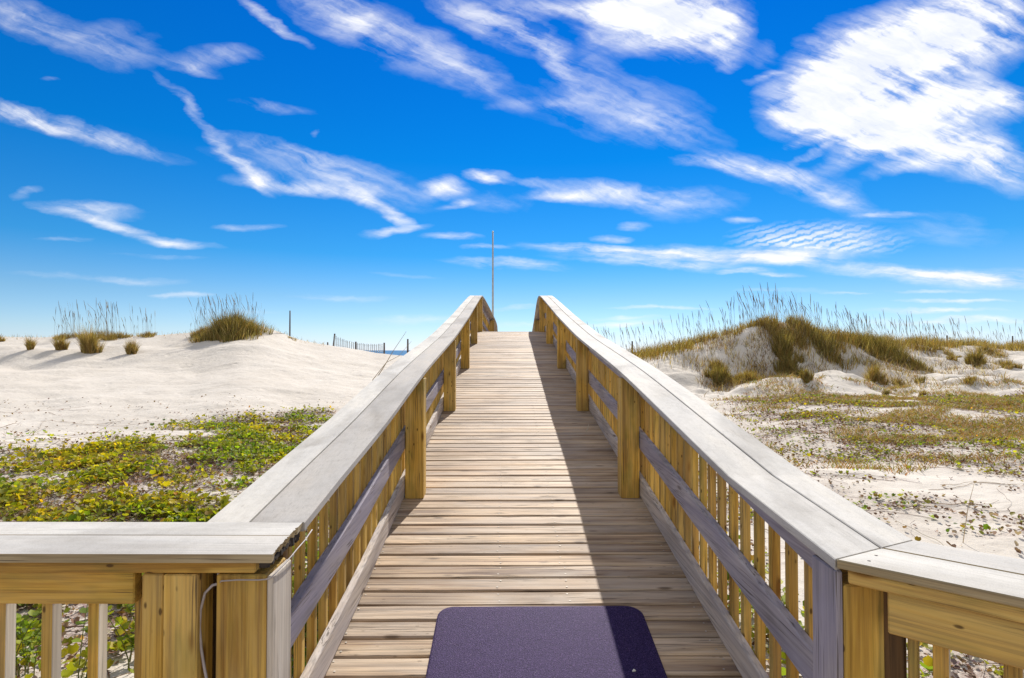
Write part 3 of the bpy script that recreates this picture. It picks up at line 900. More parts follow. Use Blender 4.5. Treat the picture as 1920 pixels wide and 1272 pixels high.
clump_at(140, 625, 56, 14, 1100, 'tuft of grass with thin stalks on the crest, second from the left edge', GL, BROWNER, 16, 2.0, d=32.4)
clump_at(275, 629, 56, 9, 700, 'short flat grass tuft on the crest midway to the big mound', GL, BROWNER, 9, 1.8, d=32.6)
clump_at(2, 632, 20, 14, 400, 'grass tuft cut by the left edge of the picture on the crest', GL, BROWNER, 3, 1.2, d=31.5)
clump_at(62, 656, 16, 25, 700, 'leftmost small dark tuft on the left sand slope', GL, BROWNER, 1, 1.0)
clump_at(122, 656, 20, 25, 800, 'small dark tuft on the sand slope just left of the tall one', GL, BROWNER, 1, 1.0)
clump_at(170, 662, 32, 42, 1700, 'tallest dark tuft on the left sand slope, leaning over its shadow', GL, BROWNER, 2, 1.2)
clump_at(251, 664, 16, 33, 900, 'narrow upright dark tuft alone on the left sand slope', GL, BROWNER, 1, .9)
clump_at(555, 637, 24, 6, 200, 'tiny tuft of grass at the foot of the lone pole', GL, BROWNER, 4, 1.5, d=32.5)
# right dune
clump_at(1352, 716, 60, 30, 1500, 'bushy grass tuft at the dune foot nearest the right railing', GR, GREENER, 0)
clump_at(1402, 716, 64, 24, 1300, 'second low bushy tuft at the right dune foot', GR, BROWNER, 0)
clump_at(1340, 690, 50, 22, 500, 'thin pale grass patch above the bushy tufts near the railing', GR, BROWNER, 4, 1.0)
clump_at(1478, 700, 50, 40, 1800, 'dark grass cascade below the dune peak, lower half', GR, GREENER, 0)
clump_at(1470, 668, 50, 40, 1800, 'dark grass cascade below the dune peak, upper half', GR, GREENER, 0)
clump_at(1512, 714, 26, 26, 500, 'narrow tuft right beside the dark grass cascade', GR, GREENER, 0)
clump_at(1440, 612, 90, 20, 1800, 'tall stalked grass on the peak of the right dune', GR, BROWNER, 14, 1.9, d=25.6)
clump_at(1500, 622, 60, 18, 1100, 'grass just right of the dune peak', GR, BROWNER, 8, 1.8, d=25.4)
clump_at(1550, 655, 110, 30, 2600, 'broad grass patch hanging over the bare grey sand face', GR, GREENER, 8, 1.6)
clump_at(1650, 662, 120, 34, 3400, 'largest shaggy grass patch on the right slope beyond the bare face', GR, GREENER, 6, 1.5)
clump_at(1705, 685, 60, 30, 1600, 'shaggy grass tongue running down right of the largest patch', GR, GREENER, 0)
clump_at(1645, 716, 28, 42, 900, 'upright tuft at the foot of the bare sand face', GR, BROWNER, 0)
clump_at(1680, 720, 40, 20, 500, 'brown tuft low on the slope beside the upright tuft', GR, BROWNER, 0)
clump_at(1740, 716, 44, 16, 500, 'low green tuft lying near the base of the right slope', GR, GREENER, 0)
clump_at(1838, 684, 40, 34, 1500, 'dark pointed tuft on bare sand near the right edge', GR, GREENER, 0)
clump_at(1862, 664, 44, 20, 900, 'brown tuft behind the dark pointed one', GR, BROWNER, 2, 1.2)
clump_at(1795, 676, 26, 14, 400, 'small brown tuft left of the dark pointed one', GR, BROWNER, 0)
clump_at(1828, 718, 34, 16, 400, 'pale dry tuft below the dark pointed one', GR, BROWNER, 0)
clump_at(1900, 690, 50, 16, 600, 'scrubby tuft at the right edge of the picture', GR, BROWNER, 0)
clump_at(1765, 660, 50, 18, 900, 'tuft on the skyline slope left of the small sand fence', GR, BROWNER, 2, 1.2)
clump_at(1735, 742, 14, 16, 160, 'tiny pale yellow tuft at the edge of the vines', GR, BROWNER, 0)
clump_at(1665, 742, 14, 14, 160, 'tiny green tuft at the edge of the vines', GR, GREENER, 0)

# ridge grass and the band of sea oat stalks: nobody could count these
def ridge():
    n = 26000
    px = np.concatenate([rng.uniform(1150, 1460, n//3), rng.uniform(1480, 2150, n-n//3)])
    D = np.interp(px, DX, DD)
    y = D + rng.normal(-.3, 1.1, n)
    x = (px-VX)/F*y
    tus = fbm(x, y, 1.2, 3, 133)
    keep = tus > .38
    x, y, tus = x[keep], y[keep], tus[keep]; n = len(x)
    z = ground_h(x, y)+EYE-.03
    h = rng.uniform(.2, .62, n)*(.6+tus)
    v, q, c = blades(x, y, z, h, .02*rng.uniform(.6, 1.4, n), rng.uniform(0, 6.28, n), rng.uniform(.1, .6, n), pick(GRASS, BROWNER, n))
    me = fast_mesh('ridge', v, q.ravel(), np.arange(len(q))*4, np.full(len(q), 4), grass_m, c)
    tag(link(bpy.data.objects.new('dune_grass', me)), 'brown grass fringe along the skyline of the right dune', 'dune grass', kind='stuff')
    px = np.concatenate([rng.uniform(1110, 1400, 190), rng.uniform(1400, 1640, 150), 1600+500*rng.random(330)**1.2])
    D = np.interp(px, DX, DD); y = D+rng.uniform(-.4, 1.8, len(px)); x = (px-VX)/F*y
    hscale = np.interp(px, [1100, 1200, 1420, 1560, 1700, 1920], [1.9, 1.9, 2.2, 2.0, 1.6, 1.5])
    me = stalk_mesh(x, y, 1.75, (0, 0, 0))
    tag(link(bpy.data.objects.new('sea_oats', me)), 'tall thin sea oat stalks standing against the sky along the right dune', 'sea oats', kind='stuff')
    # dry thatch and stubble on the dune face
    n = 18000
    px = rng.uniform(1290, 1900, n); t = rng.random(n)**.8
    B = np.interp(px, BX, BD); D = np.interp(px, DX, DD)
    y = B-.6+(D-B+.6)*t; x = (px-VX)/F*y
    k = fbm(x, y, .8, 4, 77); near = np.interp(px, [1290, 1330, 1500, 1560, 1640, 1700], [.5, 1.2, 1.1, .35, .8, 1])
    keep = rng.random(n) < np.clip((k-.44)*6, 0, 1)*near
    x, y = x[keep], y[keep]; n = len(x)
    z = ground_h(x, y)+EYE-.03
    v, q, c = blades(x, y, z, rng.uniform(.12, .45, n), .02*rng.uniform(.5, 1.3, n), rng.uniform(0, 6.28, n), rng.uniform(.2, 1.2, n), pick(np.vstack([GRASS, DRY_COLS]), [1, 2, 1, 3, 2, 1, 2, 3, 1, 3, 1, 2], n))
    me = fast_mesh('thatch', v, q.ravel(), np.arange(len(q))*4, np.full(len(q), 4), grass_m, c)
    tag(link(bpy.data.objects.new('dry_thatch', me)), 'dry thatch and stubble scattered over the face of the right dune', 'dry grass', kind='stuff')
    # low brown and olive growth between dune foot and railing
    n = 95000
    px = rng.uniform(1330, 2050, n); y = rng.uniform(9, 22, n); x = (px-VX)/F*y
    k = fbm(x, y*2.0, .6, 4, 177)
    keep = rng.random(n) < np.clip((k-.45)*7, 0, 1)*np.interp(y, [9, 11, 15, 21.5], [.15, .7, 1, .9])*np.interp(px, [1330, 1450, 1700], [.2, .8, 1.2])
    x, y = x[keep], y[keep]; n = len(x)
    z = ground_h(x, y)+EYE-.02
    v, q, c = blades(x, y, z, rng.uniform(.06, .22, n), .016*rng.uniform(.5, 1.5, n), rng.uniform(0, 6.28, n), rng.uniform(.4, 1.5, n), pick(np.array([[.42, .20, .07], [.32, .24, .06], [.20, .19, .04], [.34, .19, .10], [.50, .36, .16], [.26, .30, .05]]), [3, 2, 2, 2, 2, 1], n))
    me = fast_mesh('scrub', v, q.ravel(), np.arange(len(q))*4, np.full(len(q), 4), grass_m, c)
    tag(link(bpy.data.objects.new('low_scrub', me)), 'low rusty brown and olive scrub on the flat sand before the right dune', 'scrub', kind='stuff')
    n = 60000
    px = rng.uniform(-60, 700, n); y = 5+11.5*rng.random(n)**.8; x = (px-VX)/F*y
    k = fbm(x, y*2.0, .7, 4, 277)
    keep = (rng.random(n) < np.clip((k-.47)*7, 0, 1)*cover_density(x, y)*1.1) & (x < -1.3)
    x, y = x[keep], y[keep]; n = len(x)
    z = ground_h(x, y)+EYE-.02
    v, q, c = blades(x, y, z, rng.uniform(.05, .18, n), .012*rng.uniform(.5, 1.5, n), rng.uniform(0, 6.28, n), rng.uniform(.4, 1.5, n), pick(np.array([[.30, .17, .09], [.24, .20, .05], [.15, .15, .03], [.34, .24, .17], [.22, .13, .11], [.26, .30, .05]]), [3, 2, 2, 2, 3, 1], n))
    me = fast_mesh('scrub', v, q.ravel(), np.arange(len(q))*4, np.full(len(q), 4), grass_m, c)
    tag(link(bpy.data.objects.new('low_scrub', me)), 'brown and olive dead growth tangled in the vines left of the boardwalk', 'scrub', kind='stuff')
    # thin scatter on left crest
    px = rng.uniform(0, 620, 900); y = np.interp(px, DX, DD)+rng.normal(.3, .5, 900); x = (px-VX)/F*y
    z = ground_h(x, y)+EYE-.03
    v, q, c = blades(x, y, z, rng.uniform(.1, .32, 900), .02*np.ones(900), rng.uniform(0, 6.28, 900), rng.uniform(.1, .6, 900), pick(GRASS, BROWNER, 900))
    me = fast_mesh('crest', v, q.ravel(), np.arange(len(q))*4, np.full(len(q), 4), grass_m, c)
    tag(link(bpy.data.objects.new('dune_grass', me)), 'thin grass fringe along the skyline of the left dune', 'dune grass', kind='stuff')
ridge()

# leafy plants close to the railings
def leafy(name, x, y, nst, hgt, spread, leaf, label, cols=(3, 3, 2, 1, .5, 1, .3), group=None, stem_col=(.16, .17, .04), nl=7, arch=.4):
    z0 = gz(x, y); root = empty(name, (x, y, z0)); tag(root, label, 'plant', group)
    st = MB(); P = []
    for s in range(nst):
        a = rng.uniform(0, 6.28); H = hgt*rng.uniform(.6, 1.1); bx_, by_ = rng.normal(0, spread*.3), rng.normal(0, spread*.3)
        pts = []
        for k in range(7):
            t = k/6; o = arch*H*t**1.6
            pts.append(Vector((bx_+math.cos(a)*o, by_+math.sin(a)*o, -.03+H*(t-.25*arch*t*t))))
        st.tube(pts, [.0045*(1-.6*k/6) for k in range(7)], 5)
        for k in range(nl):
            t = rng.uniform(.25, 1.0); f = t*6; i = min(5, int(f)); p = pts[i].lerp(pts[i+1], f-i)
            P.append(p[:])
    st.build('stems', plain(name+'_stem', stem_col, .7), root)
    P = np.array(P); n = len(P)
    me = leaves_mesh('leaves', P, rng.uniform(.6, 1.1, n)*leaf, pick(LEAF_COLS, cols, n), leaf_m, .7, .4)
    link(bpy.data.objects.new('leaves', me), root)
leafy('leafy_plant', -3.25, 3.75, 12, .52, .22, .042, 'feathery green plant behind the leftmost gap of the front railing', (5, 5, 1, 0, 0, 3, 0), nl=16)
leafy('leafy_plant', -2.78, 3.7, 3, .80, .14, .085, 'tall round leaved plant seen through the middle baluster gap', (5, 4, 1, 1, .6, 2, .3), nl=6)
leafy('leafy_plant', -2.58, 3.95, 10, .66, .18, .055, 'bright green bush seen through the gap beside the double post', (5, 3, 3, 1, .3, 1, 0), nl=14)
leafy('leafy_plant', 3.45, 4.95, 5, .60, .5, .055, 'arching vine sprig rising just behind the right cap corner', (3, 2, 3, 1, 1, 1, 1), nl=4, arch=.9)
leafy('leafy_plant', 4.3, 5.1, 7, .36, .7, .05, 'sprawling vine with yellow leaf behind the right landing railing', (3, 3, 2, 1, 1, 2, .5), nl=5, arch=1.0)
leafy('leafy_plant', 2.6, 2.7, 10, .5, .5, .09, 'green vine clump under the right landing railing', (3, 3, 2, 2, 1, 1, .3), nl=8, arch=.7)
leafy('leafy_plant', 2.0, 3.2, 12, .55, .5, .09, 'yellow green vine clump seen between the right balusters near the corner', (3, 3, 3, 2, 1, 1, .3), nl=8, arch=.7)
leafy('leafy_plant', 2.1, 4.4, 12, .5, .6, .09, 'vine clump seen between the right balusters halfway to the first post', (3, 3, 3, 2, 1, 1, .3), nl=8, arch=.7)

def dry_stalks(points, label, r=.006, kind='dry_stalk'):
    mb = MB()
    mb.tube(points, [r*(1-.75*k/(len(points)-1)) for k in range(len(points))], 5)
    o = mb.build(kind, plain('straw_'+str(len(bpy.data.materials)), (.46, .35, .20), .7)); tag(o, label, 'dry stalk', 'dry stalks beside the railings')
def W(px, py, d): return ((px-VX)/F*d, d, (VY-py)/F*d+EYE)
b = W(652, 822, 12); b = (b[0], b[1], gz(b[0], b[1])-.03)
dry_stalks([b, W(690, 735, 12), W(718, 692, 12), W(738, 658, 12), W(762, 622, 12)], 'longest dry stalk leaning over the left cap towards the sea', .014)
b2 = W(668, 815, 12.3); b2 = (b2[0], b2[1], gz(b2[0], b2[1])-.03)
dry_stalks([b2, W(700, 712, 12.3), W(725, 680, 12.3), W(748, 668, 12.3), W(772, 640, 12.3)], 'shorter dry stalk crossing the longest one at the left cap', .010)
b3 = (W(1806, 1000, 6.2)[0], 6.2, gz(W(1806, 1000, 6.2)[0], 6.2)-.03)
dry_stalks([b3, W(1818, 950, 6.15), W(1826, 922, 6.1), W(1832, 900, 6.1)], 'bare straw coloured stalk upright in the sand at right', .0045)

# ------------------------------------------------------------------ poles and sand fences
dark_wood = plain('tarred_wood', (.10, .075, .06), .8, 0, .3, 8, .3)
grey_slat = plain('silvered_lath', (.33, .35, .34), .8, 0, .3, 9, .3)
def pole(px, y0, y1, d, r, label, mat, name='pole', lean=0.0):
    x = (px-VX)/F*d; zt = (VY-y0)/F*d+EYE; zb = gz(x, d)-.3
    mb = MB(); mb.tube([(0, 0, 0), (lean*.5, 0, (zt-zb)/2), (lean, 0, zt-zb)], [r, r*.95, r*.8], 10)
    root = None
    o = mb.build(name, mat); o.location = (x, d, zb); tag(o, label, 'pole')
    return o
alu = plain('galvanised_steel', (.42, .43, .40), .4, .3, .15, 6)
fp = empty('flagpole', ((924-VX)/F*34, 34, gz((924-VX)/F*34, 34)))
mb = MB(); H = (VY-436)/F*34+EYE-fp.location.z
mb.tube([(0, 0, -.3), (0, 0, H*.5), (0, 0, H)], [.075, .062, .045], 10); mb.build('shaft', alu, fp)
mb = MB(); mb.tube([(0, 0, H-.01), (0, 0, H+.03), (0, 0, H+.08), (0, 0, H+.12)], [.02, .06, .06, .01], 10); mb.build('finial', alu, fp)
tag(fp, 'tall bare steel pole standing beyond the crest of the boardwalk', 'flagpole')
pole(545, 583, 640, 33.5, .045, 'lone dark pole on the left dune beside the big grass mound', dark_wood)
pole(765, 636, 664, 33.5, .06, 'short dark post standing alone by the gap where the sea shows', dark_wood)
pole(615.5, 642, 655, 34.5, .05, 'stubby dark post just left of the leaning fence post', dark_wood)
pole(1186, 640, 672, 29, .05, 'short dark post in the grass behind the right railing', dark_wood)
pole(1908, 630, 655, 37, .05, 'short dark post on the skyline at the right edge', dark_wood)

def sand_fence(posts, label, d, lean0=0.0, lath=.11, n_per=None):
    """posts: list of (px, top_y, base_y, lean)"""
    x0 = (posts[0][0]-VX)/F*d
    root = empty('sand_fence', (x0, d, gz(x0, d))); tag(root, label, 'sand fence', 'slatted sand fences on the dunes')
    L = root.location
    pts = []
    for (px, ty, by, ln) in posts:
        x = (px-VX)/F*d; zt = (VY-ty)/F*d+EYE; zb = min((VY-by)/F*d+EYE, gz(x, d))-.25
        if ln is not None:
            mb = MB(); mb.tube([(x-L.x, 0, zb-L.z), (x+ln-L.x, 0, zt-L.z)], [.055, .05], 8); mb.build('post', dark_wood, root)
        pts.append((x, zt, (VY-by)/F*d+EYE))
    cnt = 0
    for (xa, ta, ba), (xb, tb, bb) in zip(pts[:-1], pts[1:]):
        k = int((xb-xa)/lath)
        for i in range(1, k):
            t = i/k; x = xa+(xb-xa)*t; sag = .06*math.sin(math.pi*t)
            zt = ta+(tb-ta)*t-sag-.05+random.uniform(-.02, .02); zb = ba+(bb-ba)*t-.1
            mb = MB(); a = random.uniform(-.02, .02)
            mb.sweep([(Vector((x-L.x, -.07, zb-L.z)), Vector((1, 0, 0)), Vector((0, 1, 0))), (Vector((x+a-L.x, -.07, zt-L.z)), Vector((1, 0, 0)), Vector((0, 1, 0)))], rect(-.019, .019, -.006, .006, .001))
            mb.build('slat', grey_slat, root); cnt += 1
        w = MB()
        for fr in (.3, .75):
            w.tube([(xa-L.x, -.085, ba+(ta-ba)*fr-L.z), ((xa+xb)/2-L.x, -.085, (ba+bb)/2+((ta+tb)/2-(ba+bb)/2)*fr-L.z-.04), (xb-L.x, -.085, bb+(tb-bb)*fr-L.z)], .006, 5)
        w.build('wire', alu, root)
sand_fence([(625, 626, 652, .12), (668, 641, 659, 0), (721, 643, 667, 0)], 'slatted sand fence with a leaning post where the left dune dips to the sea', 34.0)
sand_fence([(552, 641, 645, None), (612, 647, 656, None)], 'low half buried run of sand fence right of the lone pole', 34.8, lath=.13)
sand_fence([(1782, 629, 650, .03), (1835, 644, 652, None)], 'small piece of slatted fence on the right skyline', 38.0)

# ------------------------------------------------------------------ camera
cam = bpy.data.cameras.new('camera'); cam.sensor_width = 36; cam.lens = 36*F/1920
cam.clip_end = 20000; cam.clip_start = .05
co = link(bpy.data.objects.new('camera', cam)); co.location = (0, 0, EYE)
co.rotation_euler = (R(90)+math.atan(21/F), 0, -math.atan(11/F))
bpy.context.scene.camera = co

# ------------------------------------------------------------------ sun and sky
AZ, EL = R(14.0), R(39.0)
sv = Vector((math.sin(AZ)*math.cos(EL), math.cos(AZ)*math.cos(EL), math.sin(EL)))
sun = bpy.data.lights.new('sun', 'SUN'); sun.energy = 5.0; sun.angle = R(.55); sun.color = (1, .95, .87)
so = link(bpy.data.objects.new('sun', sun)); so.rotation_euler = (-sv).to_track_quat('-Z', 'Y').to_euler(); so.location = (5, 10, 15)

STROKES = [  # centre x, y, half length, half width, angle (down to the right +), density
 (100,60,190,38,22,.5),(230,80,90,40,10,.32),(410,105,110,22,-3,.42),(350,125,80,13,15,.5),(30,18,120,30,18,.3),
 (130,243,230,20,16,.95),(20,210,120,22,16,.6),(85,148,22,7,0,.35),
 (322,165,50,11,42,.55),(365,215,60,13,55,.55),(410,272,55,17,50,.6),(455,312,60,15,36,.65),
 (570,285,190,17,12,.6),(600,322,260,42,12,.36),(490,340,42,17,25,.9),(560,348,150,14,6,.75),(700,378,62,15,33,.9),(748,404,48,12,28,.9),(680,345,160,30,15,.35),
 (830,347,50,20,0,1.25),(856,377,32,10,-14,1.0),(918,329,46,12,6,1.2),(1000,345,70,10,8,.5),(930,375,90,25,5,.35),
 (510,38,85,11,33,.9),(640,25,150,45,25,.5),(720,65,230,50,25,.52),(860,115,150,42,35,.5),(890,30,130,30,33,.6),
 (1035,90,95,32,52,.9),(960,40,110,35,35,.75),(1080,12,170,22,4,.85),
 (1180,30,110,62,0,1.5),(1300,45,120,62,-4,1.4),(1260,5,160,50,0,1.3),(1370,60,60,55,0,.8),(1440,90,40,24,-40,.4),(1370,110,30,18,0,.5),
 (1160,195,200,70,10,.46),(1250,232,140,32,15,.4),(1010,190,110,14,-6,.35),(1120,110,60,70,0,.25),
 (1520,175,100,75,-35,1.5),(1600,110,130,80,-30,1.5),(1720,60,160,75,-20,1.5),(1850,40,150,85,-15,1.5),(1700,170,210,85,-12,1.5),
 (1870,180,120,36,2,1.4),(1650,250,180,50,12,1.2),(1790,255,170,65,18,1.25),(1880,300,120,50,25,.9),(1450,130,45,9,-22,.6),(1500,215,50,14,10,.8),
 (1540,255,90,9,-12,.9),(1530,278,80,7,-20,.7),(1620,285,110,26,-15,.6),(1710,310,100,16,-12,.6),
 (1425,312,120,25,12,1.05),(1330,300,80,12,7,.7),(1530,345,120,33,14,.62),(1170,362,170,24,4,1.0),(1050,364,75,9,0,.9),(1290,378,120,32,0,.55),(1590,378,90,24,18,.55),(1670,402,70,6,0,.8), (1560,440,120,30,0,.45), (1480,470,120,16,0,.6),
 (1350,478,220,19,2,1.3),(1130,468,180,12,3,1.15),(1210,492,200,10,4,1.0),(950,493,135,11,3,1.0),(1720,512,260,15,4,1.0),(1860,520,220,22,0,.95),(1410,508,55,6,0,.9),
 (1470,516,40,5,0,.8),(1150,446,50,7,0,.8),(1195,421,40,9,-3,.7),(1390,411,32,8,0,.8),(740,431,75,8,-6,.85),(845,446,65,8,2,.85),(905,465,60,5,0,.6),
 (1800,566,120,5,0,.85),(1740,584,170,5,0,.9),(1790,602,210,7,0,.9),(1250,578,110,4,0,.7),(1170,606,130,6,0,.65),(790,600,170,9,0,.45),(970,578,80,5,0,.55),(960,608,120,7,0,.4),
 (165,393,110,17,6,.85),(215,424,150,11,15,.95),(330,452,110,10,5,.6),(465,424,75,7,2,.7),(62,360,40,10,-15,.4),(340,554,60,6,0,.75),(270,525,120,9,3,.35),(130,450,60,5,0,.35),(505,198,90,13,6,.35),(590,248,12,8,-40,.4),
 (1760,425,160,40,0,.25),(1700,630,260,10,0,.4), (1180,596,90,4,1,.5), (640,560,120,7,2,.3), (150,520,160,8,2,.25), (420,585,140,7,0,.3), (1480,545,120,6,2,.3), (1760,548,100,4,0,.5), (760,520,90,6,3,.3), (300,480,120,6,4,.3), (1600,552,60,3,0,.5), (1520,480,170,14,0,.8), (1640,452,70,22,0,.5),
]
def build_world():
    w = bpy.data.worlds.new('World'); bpy.context.scene.world = w; w.use_nodes = True
    nt = w.node_tree; nt.nodes.clear()
    out = N(nt, 'ShaderNodeOutputWorld'); bg = N(nt, 'ShaderNodeBackground')
    nt.links.new(bg.outputs[0], out.inputs[0])
    sky = N(nt, 'ShaderNodeTexSky'); sky.sky_type = 'NISHITA'; sky.sun_disc = False
    sky.sun_elevation = EL; sky.sun_rotation = AZ; sky.altitude = 0; sky.air_density = 1.0; sky.dust_density = 0; sky.ozone_density = 6
    tc = N(nt, 'ShaderNodeTexCoord')
    sep = N(nt, 'ShaderNodeSeparateXYZ'); nt.links.new(tc.outputs['Generated'], sep.inputs[0])
    X, Y, Z = sep.outputs
    elev = math_(nt, 'MAXIMUM', Z, 0.0)
    # richer, deeper blue
    hs = N(nt, 'ShaderNodeHueSaturation'); hs.inputs['Saturation'].default_value = SKY_SAT; hs.inputs['Value'].default_value = 1.0
    hs.inputs['Hue'].default_value = .5
    nt.links.new(sky.outputs[0], hs.inputs['Color'])
    tint = ramp(nt, elev, SKY_TINT)
    skyc = mixc(nt, 1.0, hs.outputs[0], tint, 'MULTIPLY')
    # clouds, laid out by compass direction ahead of the walkway
    ys = math_(nt, 'MAXIMUM', Y, .12)
    u = math_(nt, 'DIVIDE', X, ys); v = math_(nt, 'DIVIDE', Z, ys)
    uv = N(nt, 'ShaderNodeCombineXYZ'); nt.links.new(u, uv.inputs[0]); nt.links.new(v, uv.inputs[1])
    # stretch noise coordinates along the wind, finer close to the horizon
    def mp(vec, loc=(0, 0, 0), rot=0, sc=(1, 1, 1), typ='POINT'):
        n = N(nt, 'ShaderNodeMapping', vector_type=typ); nt.links.new(vec, n.inputs[0])
        n.inputs['Location'].default_value = loc; n.inputs['Rotation'].default_value = (0, 0, rot); n.inputs['Scale'].default_value = sc
        return n.outputs[0]
    def cnoise(vec, scale, det=4, rough=.6):
        n = N(nt, 'ShaderNodeTexNoise'); n.inputs['Scale'].default_value = scale; n.inputs['Detail'].default_value = det
        n.inputs['Roughness'].default_value = rough; nt.links.new(vec, n.inputs['Vector']); return n
    w1 = cnoise(mp(uv.outputs[0], sc=(1, 2.2, 1)), 5.0, 5, .6)
    w2 = cnoise(mp(uv.outputs[0], rot=R(10), sc=(1, 3.5, 1)), 16.0, 4, .6)
    def warp(vec, nz, amt):
        s = N(nt, 'ShaderNodeVectorMath', operation='SUBTRACT'); nt.links.new(nz.outputs['Color'], s.inputs[0]); s.inputs[1].default_value = (.5, .5, .5)
        m = N(nt, 'ShaderNodeVectorMath', operation='MULTIPLY'); nt.links.new(s.outputs[0], m.inputs[0]); m.inputs[1].default_value = amt
        a = N(nt, 'ShaderNodeVectorMath', operation='ADD'); nt.links.new(vec, a.inputs[0]); nt.links.new(m.outputs[0], a.inputs[1])
        return a.outputs[0]
    wuv = warp(warp(uv.outputs[0], w1, (.10, .04, 0)), w2, (.012, .006, 0))
    total = None
    for (cx, cy, L, Wd, ang, amp) in STROKES:
        src = wuv
        if total is not None:      # chained, so the shader never has to hold many vectors at once
            cn = N(nt, 'ShaderNodeVectorMath', operation='MULTIPLY_ADD'); nt.links.new(total, cn.inputs[0])
            cn.inputs[1].default_value = (1e-6, 1e-6, 1e-6); nt.links.new(wuv, cn.inputs[2]); src = cn.outputs[0]
        q = mp(src, ((cx-VX)/F, (VY-cy)/F, 0), -R(ang), (L*1.12/F, Wd*1.25/F, 1), 'TEXTURE')
        ln = N(nt, 'ShaderNodeVectorMath', operation='LENGTH'); nt.links.new(q, ln.inputs[0])
        f = N(nt, 'ShaderNodeMapRange', interpolation_type='SMOOTHSTEP'); nt.links.new(ln.outputs['Value'], f.inputs[0])
        f.inputs[1].default_value = 1.0; f.inputs[2].default_value = .15; f.inputs[3].default_value = 0; f.inputs[4].default_value = amp
        # order for map range: from 0.15 -> amp, 1 -> 0
        f.inputs[1].default_value = .0; f.inputs[2].default_value = 1.1; f.inputs[3].default_value = amp; f.inputs[4].default_value = 0
        total = f.outputs[0] if total is None else math_(nt, 'ADD', total, f.outputs[0])
    # fibrous texture
    hi = ramp_f(nt, v, .16, .34)
    stA = cnoise(mp(wuv, rot=R(-24), sc=(1.0, 1/6, 1), typ='TEXTURE'), 7.5, 7, .62).outputs[0]
    stB = cnoise(mp(wuv, rot=R(-4), sc=(1.0, 1/8, 1), typ='TEXTURE'), 7.0, 6, .62).outputs[0]
    mxs = N(nt, 'ShaderNodeMix', data_type='FLOAT'); nt.links.new(hi, mxs.inputs[0]); nt.links.new(stB, mxs.inputs[2]); nt.links.new(stA, mxs.inputs[3])
    st1 = mxs.outputs[0]
    st2 = cnoise(mp(wuv, rot=R(20), sc=(1.0, 1/2.2, 1), typ='TEXTURE'), 6.5, 6, .58).outputs[0]
    tex = math_(nt, 'ADD', math_(nt, 'MULTIPLY', st1, .62), math_(nt, 'MULTIPLY', st2, .50))
    texm = N(nt, 'ShaderNodeMapRange'); nt.links.new(tex, texm.inputs[0])
    texm.inputs[1].default_value = .42; texm.inputs[2].default_value = .72; texm.inputs[3].default_value = .10; texm.inputs[4].default_value = 1.30
    texm.clamp = True
    # herringbone ripples in the long bank to the right
    rp = mp(uv.outputs[0], ((1545-VX)/F, (VY-448)/F, 0), 0, (190/F, 40/F, 1), 'TEXTURE')
    rl_ = N(nt, 'ShaderNodeVectorMath', operation='LENGTH'); nt.links.new(rp, rl_.inputs[0])
    rmask = ramp_f(nt, rl_.outputs['Value'], 1.15, .25)
    wv = N(nt, 'ShaderNodeTexWave', wave_type='BANDS', bands_direction='Y'); nt.links.new(mp(warp(uv.outputs[0], w2, (.02, .004, 0)), rot=R(-17), sc=(1, 1, 1)), wv.inputs['Vector'])
    wv.inputs['Scale'].default_value = 30; wv.inputs['Distortion'].default_value = 4.5; wv.inputs['Detail'].default_value = 2; wv.inputs['Detail Scale'].default_value = 2
    rip = math_(nt, 'MULTIPLY', rmask, math_(nt, 'MULTIPLY', ramp_f(nt, wv.outputs[0], -.35, .8), math_(nt, 'ADD', math_(nt, 'MULTIPLY', texm.outputs[0], .8), .3)))
    soft = math_(nt, 'MULTIPLY', total, texm.outputs[0])
    # dense cores fill in
    core = ramp_f(nt, total, 1.1, 2.8)
    alpha = math_(nt, 'ADD', math_(nt, 'MAXIMUM', soft, rip), math_(nt, 'MULTIPLY', core, .65), clamp=False)
    alpha = math_(nt, 'MULTIPLY', math_(nt, 'SUBTRACT', alpha, .04), .85, clamp=True)
    front = ramp_f(nt, Y, .15, .3)
    # cloud colour: thick parts slightly grey-lavender
    sh = ramp_f(nt, math_(nt, 'ADD', math_(nt, 'MULTIPLY', st1, .5), math_(nt, 'MULTIPLY', st2, .5)), .40, .60)
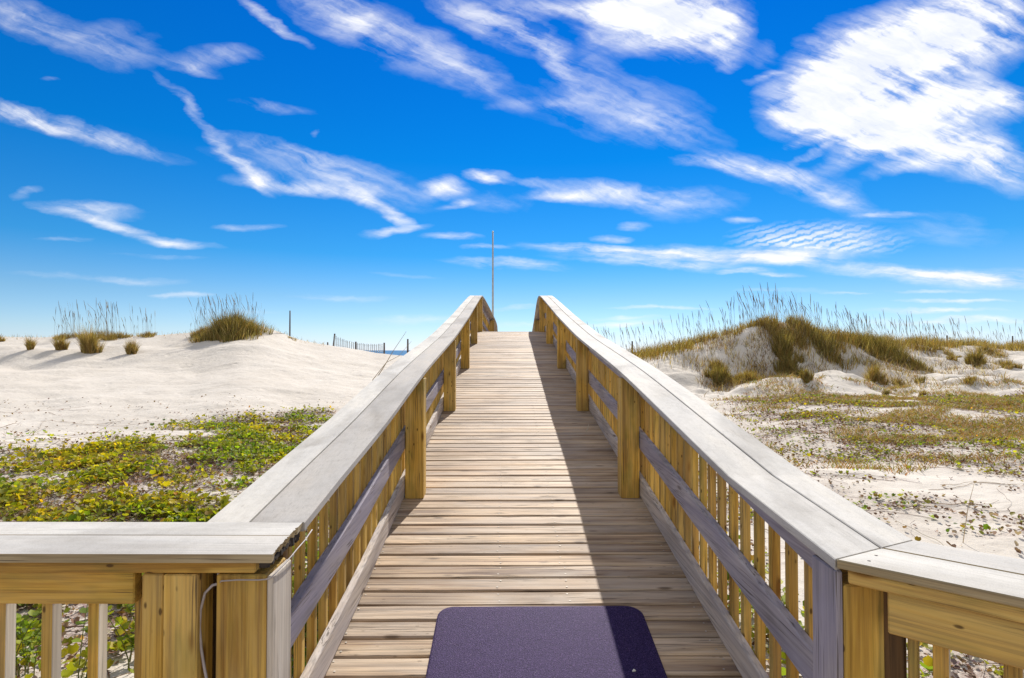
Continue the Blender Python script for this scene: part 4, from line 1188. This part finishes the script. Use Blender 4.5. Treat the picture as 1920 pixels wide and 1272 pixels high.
    cc = mixc(nt, sh, (CLOUD*.80, CLOUD*.84, CLOUD*.95), (CLOUD, CLOUD, CLOUD*1.01))
    col = mixc(nt, math_(nt, 'MULTIPLY', alpha, .96), skyc, cc)
    nt.links.new(col, bg.inputs[0]); bg.inputs[1].default_value = SKY_STR
    # elsewhere: added cloud cover behind and overhead, out of view, to fill the shade
    zz = math_(nt, 'MAXIMUM', Z, .06)
    pl = N(nt, 'ShaderNodeCombineXYZ'); nt.links.new(math_(nt, 'DIVIDE', X, zz), pl.inputs[0]); nt.links.new(math_(nt, 'DIVIDE', Y, zz), pl.inputs[1])
    g = cnoise(mp(pl.outputs[0], rot=R(30), sc=(.5, 1.4, 1)), 1.1, 4, .6).outputs[0]
    col2 = mixc(nt, ramp_f(nt, g, .36, .56), skyc, (CLOUD*BACK, CLOUD*BACK, CLOUD*BACK*.97))
    bg2 = N(nt, 'ShaderNodeBackground'); nt.links.new(col2, bg2.inputs[0]); bg2.inputs[1].default_value = SKY_STR
    ahead = math_(nt, 'MULTIPLY', ramp_f(nt, Y, .2, .34), ramp_f(nt, Z, .78, .70))
    ms = N(nt, 'ShaderNodeMixShader'); nt.links.new(ahead, ms.inputs[0]); nt.links.new(bg2.outputs[0], ms.inputs[1]); nt.links.new(bg.outputs[0], ms.inputs[2])
    nt.links.new(ms.outputs[0], out.inputs[0])
    w.cycles.sampling_method = 'MANUAL'; w.cycles.sample_map_resolution = 512
SKY_STR = .12
SKY_SAT = 1.0
SKY_TINT = [(0, (.72, .80, 1.12)), (.035, (.66, .76, .94)), (.09, (.48, .66, .80)), (.165, (.14, .56, .80)), (.32, (.012, .50, .86)), (.5, (.003, .46, .95)), (.75, (.05, .40, .9)), (1, (.1, .45, .9))]
CLOUD = 8.0
BACK = .72
build_world()
sc = bpy.context.scene
sc.view_settings.view_transform = 'Standard'; sc.view_settings.look = 'None'; sc.view_settings.gamma = 1
sc.view_settings.exposure = .18
sc.cycles.max_bounces = 6; sc.cycles.diffuse_bounces = 3; sc.cycles.transparent_max_bounces = 4
sc.cycles.use_denoising = True
